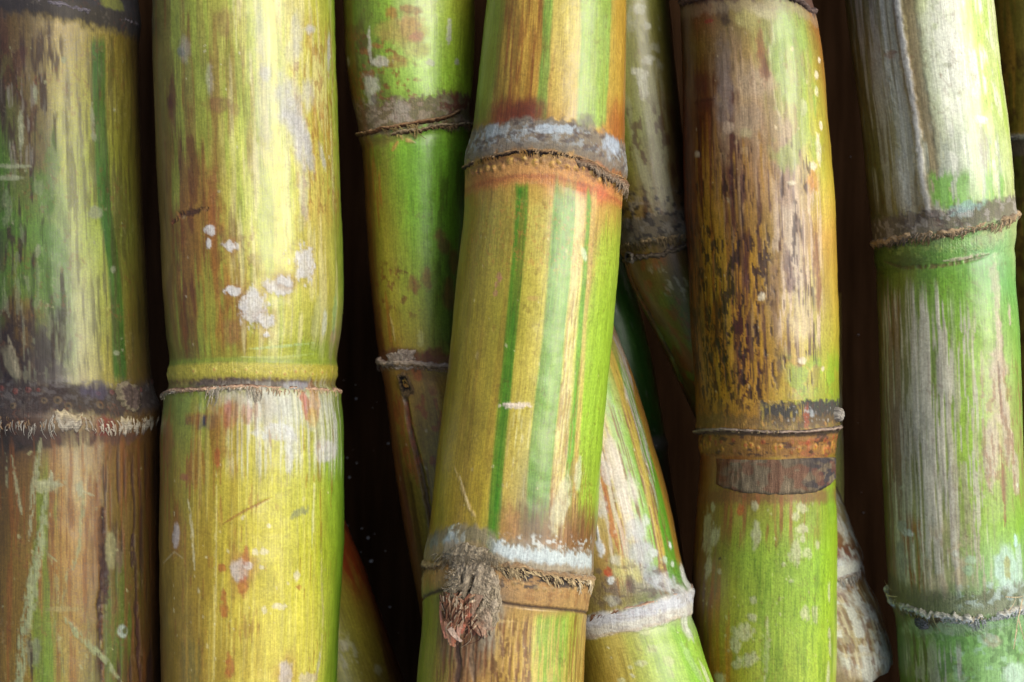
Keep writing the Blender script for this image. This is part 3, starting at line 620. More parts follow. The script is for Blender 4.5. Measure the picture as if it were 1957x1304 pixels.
    c.ring(700, 10, 2); c.ring(246, 14, 2); c.ring(262, 9, -2)
    c.emit([(188, 'internode'), (258, 'root_band'), (672, 'internode'), (712, 'root_band'), (None, 'internode')])
    c.lip([(678, 262), (700, 256), (740, 246), (800, 236), (850, 224), (878, 212)], 5, 5, 10, [(60, 40, 28), (165, 130, 90), (120, 80, 50), (50, 32, 24)], 2, arc=(676, 880),
          hair=[(730, 800, 24, 6, 22, 6, (170, 145, 90))])
    c.lip([(740, 258), (800, 248), (850, 240), (902, 236)], 4, 6, 9, [(80, 60, 45), (190, 170, 130), (110, 85, 60), (40, 28, 22)], 3, arc=(745, 915), hair=[(800, 900, 50, 3, 10, 3, (150, 120, 80))])
    c.lip([(722, 694), (745, 698), (790, 700), (850, 706), (900, 704)], 11, 7, 8, [(150, 125, 110), (205, 185, 160), (165, 140, 105), (60, 42, 32)], 5, hair=[(725, 760, 40, 3, 10, 0, (190, 175, 150)), (790, 880, 60, 3, 9, 2, (165, 140, 110))])
    def hf(u, v): return 6*np.clip(1-(u*u+v*v), 0, 1)**.5+6*(fbm(u*5+2, v*5, 3, 4)-.5)
    def cf(u, v, h): n = fbm(u*7+1, v*7+3, 5, 4)[..., None]; return lin((120, 95, 75))*(1-n)+lin((240, 222, 198))*n
    c.patch(766, 688, 40, 22, hf, cf, name='wax_crust', jag_amp=.6)
    def hf2(u, v): r = np.hypot(u, v); return 5*np.exp(-((r-.68)/.22)**2)+5*(fbm(u*4, v*4, 8, 4)-.5)
    def cf2(u, v, h): r = np.hypot(u, v)[..., None]; return lin((22, 18, 18))+(lin((150, 122, 82))-lin((22, 18, 18)))*sst(.45, .8, r+.5*(fbm(u*3, v*3, 4)[..., None]-.5))*(.4+.9*fbm(u*6, v*6, 4)[..., None])
    c.patch(774, 731, 17, 25, hf2, cf2, jag_amp=.5)
cane_c()
# ================================================================== D : striped cane in front
def cane_d():
    c = Cane("sugar_cane", "yellow cane with long green stripes and a hairy bud, on top in the middle", GRP,
        [(-420, 985, 1215), (0, 931, 1197), (100, 920, 1197), (230, 905, 1195), (300, 897, 1193), (345, 889, 1190), (400, 887, 1188), (500, 877, 1183), (700, 857, 1165), (900, 832, 1147), (1000, 822, 1142), (1060, 815, 1132), (1110, 811, 1127), (1170, 808, 1120), (1304, 796, 1115), (1720, 760, 1095)],
        [(-400, 1655), (500, 1640), (1300, 1590), (1700, 1570)],
        nodes=[(302, [(895, 318), (940, 300), (1000, 289), (1050, 290), (1110, 305), (1160, 330), (1195, 350)]), (1085, [(812, 1078), (900, 1050), (960, 1082), (1040, 1095), (1128, 1108)])]).grid(); c.gain = (1.06, 1.10, .96)
    c.base([(0, [(931, (95, 115, 35)), (965, (130, 125, 35)), (985, (165, 130, 50)), (1035, (160, 115, 45)), (1060, (195, 175, 85)), (1110, (190, 175, 80)), (1160, (160, 155, 60)), (1180, (185, 150, 55)), (1197, (160, 125, 45))]),
            (180, [(910, (95, 115, 35)), (945, (125, 105, 35)), (985, (165, 120, 40)), (1025, (165, 120, 40)), (1050, (195, 165, 75)), (1100, (190, 165, 75)), (1165, (180, 150, 60)), (1195, (165, 120, 45))]),
            (230, [(905, (100, 100, 35)), (960, (120, 60, 25)), (1010, (130, 60, 25)), (1050, (190, 150, 70)), (1120, (170, 150, 70)), (1170, (175, 115, 40)), (1195, (150, 90, 40))]),
            (350, [(889, (165, 110, 45)), (940, (180, 130, 55)), (1000, (200, 160, 70)), (1060, (190, 140, 70)), (1120, (180, 100, 60)), (1190, (150, 110, 45))]),
            (400, [(887, (150, 130, 55)), (940, (170, 155, 65)), (1000, (185, 170, 70)), (1080, (185, 170, 90)), (1140, (190, 150, 80)), (1188, (165, 150, 55))]),
            (600, [(868, (145, 130, 42)), (920, (165, 145, 42)), (970, (175, 165, 50)), (1020, (195, 180, 70)), (1070, (185, 185, 85)), (1110, (180, 185, 80)), (1150, (150, 190, 50)), (1174, (130, 175, 40))]),
            (800, [(845, (150, 130, 35)), (900, (170, 145, 40)), (960, (180, 160, 55)), (1010, (195, 180, 80)), (1080, (180, 180, 80)), (1120, (140, 185, 50)), (1155, (110, 165, 35))]),
            (960, [(826, (150, 125, 30)), (880, (175, 145, 38)), (930, (170, 150, 40)), (970, (190, 165, 80)), (1010, (150, 140, 95)), (1060, (165, 130, 70)), (1110, (140, 140, 50)), (1144, (110, 150, 35))]),
            (1020, [(820, (140, 110, 35)), (880, (165, 135, 42)), (930, (150, 140, 45)), (980, (165, 125, 70)), (1020, (115, 95, 70)), (1060, (140, 100, 55)), (1135, (115, 85, 45))]),
            (1120, [(810, (140, 110, 40)), (860, (140, 120, 50)), (955, (185, 150, 100)), (1040, (175, 135, 75)), (1122, (150, 120, 75))]),
            (1200, [(806, (115, 115, 35)), (840, (140, 115, 40)), (900, (140, 105, 65)), (960, (190, 150, 75)), (1025, (180, 150, 75)), (1080, (150, 165, 55)), (1118, (175, 140, 65))]),
            (1300, [(796, (110, 105, 30)), (850, (150, 130, 45)), (880, (160, 110, 50)), (960, (185, 145, 65)), (1020, (190, 160, 80)), (1090, (150, 145, 60)), (1115, (165, 130, 55))])])
    G1 = (50, 128, 14); up = (-500, 236, 10); mid = (372, 1052, 10)
    # upper internode stripes
    c.stripe([(1037, 0), (1035, 100), (1022, 225)], [(1057, 0), (1052, 100), (1043, 225)], (105, 165, 60), .9, 3, up)
    c.stripe([(1111, -10), (1108, 100), (1100, 235)], [(1168, -10), (1165, 100), (1157, 235)], (122, 168, 66), .9, 4, (-500, 242, 10))
    c.stripe([(931, 0), (905, 230)], [(962, 0), (938, 230)], (110, 140, 35), .7, 9, up, 4)
    c.streaks((205, 165, 65), .7, c.region(965, 1035, -100, 200, 8, 40), 4, 150, .5, .1); c.streaks((140, 80, 30), .7, c.region(950, 1035, 0, 240, 12, 40), 5, 110, .5, .1)
    c.blot(985, 222, 60, 34, (120, 50, 18), .85, edge=.6, soft=.6); c.blot(1000, 215, 30, 22, (95, 38, 16), .75, edge=.7, soft=.5)
    c.blot(1175, 235, 20, 40, (150, 85, 35), .6, edge=.6, soft=.6); c.blot(1118, 225, 16, 10, (120, 115, 90), .6)
    # wax + dark band above joint
    c.band(238, 300, (118, 108, 98), .93, 6, 14, .75, 1, fa=10); c.mottle((150, 160, 172), .65, c.ymask((246, 285, 8), True), 9, 9, .5, .09, .7, .8); c.mottle((70, 55, 55), .7, c.ymask((240, 290, 8), True), 16, 8, .55, .08)
    c.blot(1165, 280, 30, 20, (165, 180, 205), .8, edge=.8); c.blot(1060, 248, 40, 10, (170, 185, 205), .8, edge=.8); c.blot(945, 250, 20, 12, (155, 168, 185), .7, edge=.8)
    c.blot(1120, 238, 20, 14, (115, 110, 100), .7)
    # orange growth ring below joint
    c.band(312, 330, (125, 85, 50), .7, 5, 7); c.dots(322, 15, 5, (205, 165, 75), (185, 130, 60), .8, 3, c.xmask(900, 1190, 330)); c.band(328, 362, (190, 115, 55), .75, 9, 6); c.band(322, 346, (200, 150, 80), .5, 6, 8)
    c.band(345, 352, (150, 75, 40), .6, 4, 4); c.blot(1140, 372, 40, 20, (195, 95, 60), .7, edge=.6, soft=.6); c.blot(920, 345, 30, 16, (165, 90, 35), .6, edge=.6, soft=.6); c.mottle((100, 50, 30), .6, c.ymask((306, 335, 6), True), 8, 7, .58, .06)
    # middle stripes
    c.stripe([(985, 360), (983, 450), (968, 600), (948, 800), (933, 1000), (930, 1050)], [(1010, 360), (1006, 450), (991, 600), (971, 800), (957, 1000), (952, 1050)], G1, 1.0, 2.2, (352, 1065, 8), .6, .35)
    c.stripe([(1057, 360), (1055, 430), (1040, 600), (1018, 800), (1006, 950), (1000, 1050)], [(1102, 360), (1098, 430), (1084, 600), (1066, 800), (1052, 950), (1045, 1050)], (86, 150, 52), .95, 2.2, (358, 985, 28), 2, .35)
    c.stripe([(1102, 380), (1085, 600), (1066, 800), (1055, 1000)], [(1120, 380), (1104, 600), (1090, 800), (1078, 1000)], (205, 190, 125), .8, 3, (372, 1030, 12), 3)
    c.stripe([(1122, 372), (1108, 600), (1092, 800), (1080, 950)], [(1131, 372), (1116, 600), (1104, 800), (1092, 950)], (88, 160, 34), .95, 2.2, (368, 960, 15), 2)
    c.stripe([(1131, 380), (1117, 600), (1104, 800), (1094, 1000)], [(1140, 380), (1124, 600), (1112, 800), (1104, 1000)], (200, 170, 100), .85, 2.5, (365, 1000, 15), 2)
    c.stripe([(1150, 420), (1126, 600), (1114, 800), (1104, 950)], [(1195, 420), (1180, 600), (1160, 800), (1148, 950)], (150, 190, 55), .7, 8, (440, 990, 40), 4)
    c.streaks((150, 112, 60), .6, c.edgemask([(1086, 600), (1066, 800), (1052, 1000)], [(1104, 600), (1090, 800), (1078, 1000)], (560, 1040, 60)), 2, 60, .5, .07, .5, -.6)
    c.streaks((150, 105, 50), .6, c.edgemask([(1104, 700), (1088, 850), (1070, 1040)], [(1116, 700), (1104, 850), (1136, 1040)], (700, 1055, 60)), 2, 70, .52, .06, .5, -.5)
    c.streaks((120, 85, 50), .75, c.region(960, 1135, 960, 1060, 14, 30), 3, 60, .48, .1); c.blot(1020, 1010, 30, 50, (100, 88, 62), .6, edge=.6, soft=.7); c.blot(1110, 1015, 34, 44, (120, 78, 40), .7, edge=.6, soft=.6)
    c.blot(1072, 965, 15, 50, (195, 190, 160), .8, rot=12, edge=.6); c.blot(1106, 910, 10, 30, (190, 190, 160), .7, edge=.7); c.blot(970, 1010, 18, 40, (175, 125, 75), .6, edge=.6, soft=.5)
    c.streaks((230, 225, 190), .3, c.region(970, 1010, 780, 960, 6, 40), 3, 60, .56, .08)
    c.blot(985, 775, 24, 6, (222, 205, 195), .85, edge=.7, disp=1); c.line([(962, 772), (1006, 777)], 2.6, (235, 215, 205), .9, disp=1)
    c.line([(868, 890), (890, 950), (908, 990), (910, 1000)], 3.6, (205, 175, 110), .9, disp=.8); c.line([(878, 905), (900, 975)], 2, (225, 200, 150), .8)
    for x, y in [(955, 535), (948, 545), (954, 528), (946, 560)]: c.blot(x, y, 4.5, 6, (200, 140, 110), .7, edge=.9)
    c.blot(912, 680, 4, 8, (200, 175, 110), .7); c.blot(1117, 485, 5, 14, (205, 225, 190), .8, rot=-20); c.blot(1020, 570, 10, 5, (185, 140, 80), .6); c.blot(943, 627, 3, 8, (150, 110, 40), .5)
    c.streaks((150, 118, 38), .4, c.region(830, 985, 380, 1050, 20, 30), 12, 400, .5, .12); c.mottle((190, 120, 60), .35, c.region(850, 1150, 380, 520), 4, 6, .62, .05)
    c.specks(50, 860, 1150, 400, 1030, .9, 2.4, (225, 215, 170), 41, .7)
    # lower joint
    c.band(1034, 1066, (130, 118, 100), .8, 8, 14, .75, 1); c.band(1042, 1080, (188, 200, 210), .95, 4, 13, .8, 2.2, c.xmask(942, 1128, 1060, 8), fa=4, fv=9)
    c.blot(868, 1040, 20, 26, (185, 200, 212), .9, edge=.8, disp=1.5); c.blot(835, 1045, 14, 22, (120, 128, 128), .8, edge=.8); c.line([(868, 1032), (862, 1010), (880, 1002), (876, 1025)], 4, (195, 200, 190), .85, disp=1); c.blot(888, 1030, 5, 14, (205, 215, 220), .8)
    c.mottle((205, 215, 222), .6, c.region(940, 1130, 1024, 1050, 8, 6), 8, 9, .53, .08); c.blot(905, 1025, 30, 16, (120, 110, 80), .6, edge=.8)
    c.band(1066, 1092, (150, 128, 95), .8, 5, 9, .8); c.band(1092, 1155, (168, 128, 76), .85, 4, 4, .7); c.mottle((140, 95, 45), .6, c.ymask((1092, 1155, 6), True), 12, 16, .55, .08); c.mottle((50, 38, 30), .9, c.region(955, 1128, 1092, 1125, 6, 5)*1.0, 15, 7, .53, .06)
    c.mottle((35, 28, 26), .9, c.ymask((1090, 1106, 5), True), 14, 6, .5, .07); c.dots(1112, 17, 4, (180, 150, 90), (120, 80, 40), .5, 2)
    c.blot(825, 1110, 26, 50, (165, 120, 40), .6, edge=.7); c.line([(845, 1160), (850, 1180), (835, 1170)], 6, (130, 60, 30), .7)
    # furrow down from the bud and below the node
    c.blot(895, 1200, 60, 100, (120, 98, 82), .75, edge=.5, soft=.5); c.blot(935, 1185, 24, 60, (150, 140, 125), .8, edge=.6, soft=.4); c.line([(872, 1225), (876, 1270), (872, 1304), (870, 1400)], 6, (90, 62, 50), .85, disp=-3, taper=False); c.line([(908, 1200), (900, 1260), (905, 1304)], 5, (130, 105, 85), .7, disp=-2)
    c.stripe([(1025, 1178), (1022, 1304)], [(1085, 1178), (1078, 1304)], (122, 168, 52), .9, 5, (1178, 1800, 8), 3)
    c.stripe([(1020, 1178), (1012, 1304)], [(1028, 1178), (1024, 1304)], (175, 185, 80), .7, 5, (1178, 1800, 8), 2); c.stripe([(805, 1180), (796, 1304)], [(840, 1180), (826, 1304)], (100, 125, 30), .7, 8, (1120, 1800, 20), 3)
    c.streaks((120, 75, 40), .8, c.region(830, 1020, 1175, 1400, 14, 20), 2.6, 70, .53, .07, .55, -.7); c.streaks((205, 170, 95), .55, c.region(920, 1115, 1175, 1400, 12, 20), 3, 120, .5, .1)
    c.streaks((125, 70, 35), .6, c.region(1085, 1118, 1175, 1400, 5, 20), 2.2, 90, .5, .1); c.line([(975, 1185), (972, 1200)], 2, (215, 180, 120), .7); c.mottle((95, 55, 30), .7, c.region(920, 1015, 1200, 1320, 8, 20), 4, 26, .58, .06)
    c.blot(955, 1188, 26, 3, (215, 185, 125), .5)
    c.ring(285, 28, 7); c.ring(330, 12, 0); c.ring(1070, 28, 4); c.ring(1125, 34, 3.5); c.band(1150, 1156, (60, 42, 34), .9, 2.5, 1.5, .8, -3)
    c.emit([(240, 'internode'), (304, 'wax_band'), (362, 'root_band'), (1040, 'internode'), (1154, 'root_band'), (None, 'internode')])
    c.lip([(895, 320), (940, 301), (1000, 290), (1050, 291), (1110, 306), (1160, 332), (1197, 352)], 6, 6, 9, [(150, 120, 85), (175, 140, 95), (60, 42, 32), (26, 18, 16)], 2.6, freq=11,
          hair=[(900, 1110, 90, 3, 9, 2, (40, 28, 24)), (1110, 1195, 90, 6, 26, 8, (150, 125, 95)), (900, 1190, 70, -8, -3, 2, (180, 150, 110))])
    c.lip([(1095, 306), (1130, 320), (1165, 340), (1200, 362)], 8, 9, 12, [(165, 125, 85), (120, 90, 65), (175, 150, 120), (90, 70, 55)], 4, arc=(1095, 1204), hair=[(1120, 1198, 110, 3, 15, 5, (165, 145, 120))])
    c.lip([(948, 1082), (990, 1085), (1040, 1096), (1090, 1106), (1130, 1112)], 13, 6, 9, [(170, 160, 135), (150, 120, 85), (205, 175, 125), (120, 90, 60)], 5, arc=(946, 1140),
          hair=[(950, 1130, 260, 5, 17, 10, (215, 190, 140)), (950, 1130, 120, 4, 14, 10, (60, 45, 35)), (1100, 1130, 40, 12, 22, 4, (225, 210, 175))])
    c.lip([(808, 1076), (825, 1082), (845, 1078), (862, 1064)], 9, 9, 9, [(150, 130, 80), (205, 175, 120), (120, 80, 45)], 6, arc=(806, 868), hair=[(810, 862, 90, 3, 14, 2, (190, 160, 110))])
    # ---- the bud: hairy mound, dark splits, reddish scales at its tip
    R = c.R; g = np.random.default_rng(77)
    def hf(u, v):
        h = 21*np.clip(1-(u*u+v*v), 0, 1)**.55*(.72+.38*v)
        h = h+11*(fbm(u*3.2+4, v*4.5, 3, 4)-.5)+4*(fbm(u*14, v*9, 5, 3)-.5)
        for (a, b, c2, d, w) in [(.12, -.32, .02, .16, .06), (-.38, .02, -.02, .32, .07), (.38, .15, .05, .42, .05), (-.3, -.35, -.25, -.2, .04), (.0, .2, .1, .5, .05)]:
            t = np.clip(((u-a)*(c2-a)+(v-b)*(d-b))/((c2-a)**2+(d-b)**2), 0, 1)
            h = h-11*np.exp(-(np.hypot(u-a-t*(c2-a), v-b-t*(d-b))/w)**2)
        return h
    def cf(u, v, h):
        n = fbm(u*9+3, v*14+5, 8, 4)[..., None]; c0 = lin((135, 120, 98))*(1-n)+lin((225, 210, 180))*n
        t = sst(.2, .75, v+.35*(fbm(u*3+7, v*3, 12)-.5)*2-.25*u)[..., None]; red = lin((150, 90, 66))*(1-n)+lin((215, 150, 115))*n
        c0 = c0*(1-t)+red*t; dk = 0*u
        for (a, b, c2, d, w) in [(.12, -.32, .02, .16, .05), (-.38, .02, -.02, .32, .055), (.38, .15, .05, .42, .035)]:
            tt = np.clip(((u-a)*(c2-a)+(v-b)*(d-b))/((c2-a)**2+(d-b)**2), 0, 1)
            dk = np.maximum(dk, np.exp(-(np.hypot(u-a-tt*(c2-a), v-b-tt*(d-b))/w)**2))
        return c0*(1-.9*dk[..., None])
    st = []
    for _ in range(1300):
        a = g.uniform(-1, 1); b = g.uniform(-.95, .7)
        if a*a+b*b > .9: continue
        hh = 34*max(1-(a*a+b*b), 0)**.55*(.75+.35*b)
        x, y = a*48, b*88; dx = a*5+g.normal(0, 2.5); dy = 5+b*4+g.normal(0, 3)
        t0 = c.th(898, 1128); k = g.uniform(.45, 1.15)
        st.append((t0+x/R, 1128+y, t0+(x+dx)/R, 1128+y+dy, g.uniform(.35, .7), hh*.8-2, hh*.8+g.uniform(0, 2.5), lin((215, 198, 165))*k))
    bud = c.patch(898, 1128, 52, 94, hf, cf, strands=st, n=110, jag_amp=.42)
    def hs(u, v): return 11*np.clip(1-u*u-v*v, 0, 1)**.5+6*(fbm(u*5, v*7, 2)-.5)+3*(fbm(u*16, v*4, 7)-.5)
    def cs(u, v, h): n = fbm(u*16, v*5, 3)[..., None]; return lin((118, 104, 82))*(1-n)+lin((206, 192, 160))*n
    c.patch(892, 1062, 56, 26, hs, cs, name='wool_collar', jag_amp=.5); c.patch(936, 1160, 18, 62, hs, cs, name='wool_collar', jag_amp=.5)
    # overlapping scales
    sc_l = []
    for (x0, y0, x1, y1, w, l0, l1, col) in [(862, 1135, 872, 1212, 9, 16, 19, (225, 150, 120)), (872, 1150, 880, 1224, 7, 22, 20, (230, 170, 130)), (892, 1150, 884, 1222, 6, 28, 22, (215, 140, 105)), (906, 1152, 892, 1214, 6, 28, 24, (238, 180, 150)),
                                             (918, 1146, 898, 1200, 6, 24, 24, (205, 125, 95)), (868, 1180, 884, 1228, 6, 20, 16, (240, 185, 145)), (912, 1168, 880, 1226, 7, 26, 18, (225, 140, 98)), (880, 1190, 898, 1215, 6, 30, 24, (245, 210, 180)), (860, 1160, 866, 1200, 5, 12, 14, (190, 120, 100)),
                                             (925, 1130, 910, 1185, 6, 22, 22, (165, 135, 110))]:
        sc_l.append((c.th(x0, y0), y0, c.th(x1, y1), y1, w, l0, l1+7, lin(col)))
    for k in range(150):
        x0 = g.uniform(860, 922); y0 = g.uniform(1120, 1190); x1 = 884+(x0-890)*.5+g.normal(0, 3); y1 = y0+g.uniform(20, 44)
        y1 = min(y1, 1229); l = 34*max(0, 1-((x0-898)/50)**2-((y0-1128)/92)**2)**.5
        sc_l.append((c.th(x0, y0), y0, c.th(x1, y1), y1, g.uniform(.8, 2.4), l+3, l*.6+8, lin([(205, 160, 120), (160, 105, 75), (232, 205, 165), (90, 55, 40)][k % 4])))
    for k, s in enumerate(sc_l[:10]):
        P, C, G, Q = ribbons(c, [s], 9)
        make_mesh("bud_scale", P, Q, C, np.full(len(P), .5), G, M_SCAR, bud)
    P, C, G, Q = ribbons(c, sc_l[10:], 6); make_mesh("bud_fibre", P, Q, C, np.full(len(P), .6), G, M_SCAR, bud)
    # hairs combed down from the upper rim of the bud
    st = []
    for k in range(260):
        x = g.uniform(838, 950); yy = 1052+abs((x-898)/52)**2*14+g.normal(0, 6); L = g.uniform(8, 24)
        st.append((c.th(x, yy), yy, c.th(x+(x-895)*.12+g.normal(0, 2), yy+L), yy+L, g.uniform(.5, 1.2), 5, g.uniform(6, 14), lin((205, 188, 152))*g.uniform(.5, 1.1)))
    P, C, G, Q = ribbons(c, st, 5); make_mesh("hair_fringe", P, Q, C, np.full(len(P), .7), G, M_SCAR, c.root)
cane_d()

# ================================================================== E : olive brown cane slanting down to the right, behind F
def cane_e():
    c = Cane("sugar_cane", "dull olive brown cane slanting behind the rusty brown one, ending in a chipped white end", GRP,
        [(-420, 1090, 1250), (0, 1108, 1279), (200, 1128, 1298), (400, 1165, 1324), (460, 1183, 1338), (520, 1198, 1362), (650, 1258, 1425), (800, 1330, 1495), (930, 1395, 1602), (1000, 1425, 1628), (1060, 1440, 1648), (1090, 1455, 1652), (1150, 1480, 1682), (1240, 1510, 1706), (1304, 1530, 1712)],
        [(-400, 1850), (460, 1870), (800, 1940), (1304, 1925)], v1=1302,
        nodes=[(456, [(1192, 470), (1240, 452), (1300, 440)]), (1075, [(1590, 1090), (1620, 1082), (1650, 1060)]), (1301, [(1500, 1310), (1600, 1309), (1660, 1301), (1690, 1284), (1706, 1246)], 1)], res=2.8).grid(); c.V += sst(1255, 1302, c.W)*(fbm(c.A/9, c.W*0, 5, 4)-.5)*44; c.gain = (1.15, 1.15, .95)
    c.base([(0, [(1195, (120, 120, 45)), (1225, (130, 130, 60)), (1255, (95, 95, 35)), (1280, (60, 45, 30))]),
            (250, [(1195, (125, 135, 55)), (1230, (130, 135, 85)), (1270, (100, 85, 40)), (1300, (60, 42, 28))]),
            (400, [(1190, (125, 100, 40)), (1250, (120, 100, 70)), (1310, (80, 60, 45))]),
            (500, [(1195, (100, 72, 40)), (1240, (105, 85, 38)), (1310, (80, 62, 34))]),
            (620, [(1245, (90, 62, 32)), (1290, (105, 100, 38)), (1330, (95, 100, 35))]),
            (850, [(1340, (80, 60, 30)), (1480, (100, 80, 40)), (1590, (150, 130, 80))]),
            (960, [(1560, (150, 140, 110)), (1605, (170, 165, 130)), (1625, (130, 110, 70))]),
            (1060, [(1590, (120, 70, 35)), (1620, (140, 90, 50)), (1650, (130, 110, 90))]),
            (1150, [(1600, (150, 130, 100)), (1640, (165, 130, 70)), (1680, (140, 100, 50))]),
            (1290, [(1590, (175, 155, 130)), (1650, (180, 160, 120)), (1705, (170, 175, 165))])])
    c.mottle((150, 152, 140), .45, c.region(1200, 1262, 10, 150, 10, 20), 12, 18, .52, .12, .7); c.streaks((150, 152, 125), .5, c.region(1205, 1275, 120, 420, 12, 40), 14, 120, .46, .15, .7)
    for x, y, a, b in [(1222, 18, 12, 10), (1238, 48, 8, 7), (1225, 140, 18, 9), (1240, 115, 12, 10), (1228, 165, 10, 24)]: c.blot(x, y, a, b, (190, 192, 185), .75, edge=.7)
    c.mottle((70, 40, 25), .7, c.region(1200, 1320, 200, 450), 12, 30, .54, .08); c.band(418, 470, (92, 84, 72), .9, 6, 16, .85, 2); c.mottle((125, 120, 118), .5, c.ymask((370, 470, 20)), 12, 10, .54, .12, .9, .5); c.mottle((32, 28, 30), .8, c.ymask((360, 475, 12)), 12, 10, .58, .06)
    c.line([(1197, 505), (1240, 600), (1290, 700), (1325, 790)], 6, (30, 22, 20), .85, disp=-7, taper=False); c.mottle((130, 65, 35), .6, c.region(1200, 1330, 490, 760), 14, 24, .55, .08); c.mottle((170, 165, 150), .5, c.region(1250, 1310, 510, 570, 8, 10), 9, 12, .55, .08)
    c.mottle((75, 125, 40), .5, c.region(1250, 1330, 560, 760), 20, 30, .52, .1)
    for x, y, a, b, k in [(1610, 1010, 12, 24, (205, 200, 190)), (1616, 1040, 7, 7, (225, 222, 210)), (1625, 1085, 26, 20, (190, 205, 220)), (1605, 1100, 18, 22, (200, 212, 225)), (1612, 960, 8, 40, (185, 180, 140)), (1655, 1200, 22, 26, (200, 190, 165)), (1625, 1150, 26, 20, (205, 200, 190)), (1690, 1240, 20, 42, (195, 205, 200)), (1625, 1190, 12, 60, (185, 170, 120)), (1670, 1170, 10, 40, (200, 195, 175)), (1640, 1280, 40, 16, (200, 185, 170)), (1600, 1200, 20, 40, (190, 180, 150))]:
        c.blot(x, y, a, b, k, .85, edge=.8, soft=.3, disp=1)
    c.blot(1625, 1055, 20, 16, (110, 60, 30), .85, edge=.7); c.mottle((110, 60, 30), .6, c.region(1580, 1700, 980, 1260), 10, 30, .57, .07); c.streaks((235, 225, 190), .6, c.region(1590, 1700, 1110, 1310, 10, 20), 3, 70, .55, .07)
    c.mottle((222, 224, 220), .9, c.region(1585, 1712, 1075, 1320, 6, 14), 16, 30, .47, .06, .8, .8); c.mottle((200, 205, 205), .8, c.region(1590, 1650, 940, 1080, 6, 14), 9, 22, .53, .06, .8, .5); c.mottle((120, 72, 35), .6, c.region(1590, 1700, 1090, 1300, 6, 14), 8, 34, .58, .06)
    c.line([(1605, 1255), (1660, 1250), (1700, 1262)], 4, (215, 205, 180), .7)
    c.ring(456, 16, 5); c.ring(1070, 14, 3)
    c.emit([(415, 'internode'), (470, 'root_band'), (1040, 'internode'), (1095, 'root_band'), (None, 'internode')])
    c.lip([(1190, 472), (1240, 462), (1312, 446)], 8, 8, 8, [(90, 82, 70), (150, 128, 90), (70, 55, 45)], 5, hair=[(1195, 1310, 120, 4, 12, 1, (140, 120, 85))])
    c.lip([(1190, 500), (1250, 488), (1312, 470)], 5, 6, 5, [(60, 50, 45), (120, 105, 85), (50, 40, 35)], 4, arc=(1188, 1330))
    c.lip([(1590, 1108), (1625, 1100), (1650, 1062)], 6, 6, 3, [(205, 205, 200), (175, 160, 130), (110, 80, 55)], 4, hair=[(1600, 1650, 30, 3, 12, 2, (200, 190, 170))])
    def hf(u, v): r = np.hypot(u, v); return 7*np.exp(-((r-.7)/.2)**2)+3*(fbm(u*4, v*4, 8, 3)-.5)
    def cf(u, v, h): r = np.hypot(u, v)[..., None]; return lin((24, 20, 20))+(lin((135, 125, 110))-lin((24, 20, 20)))*sst(.5, .75, r)
    c.patch(1205, 492, 15, 13, hf, cf)
cane_e()

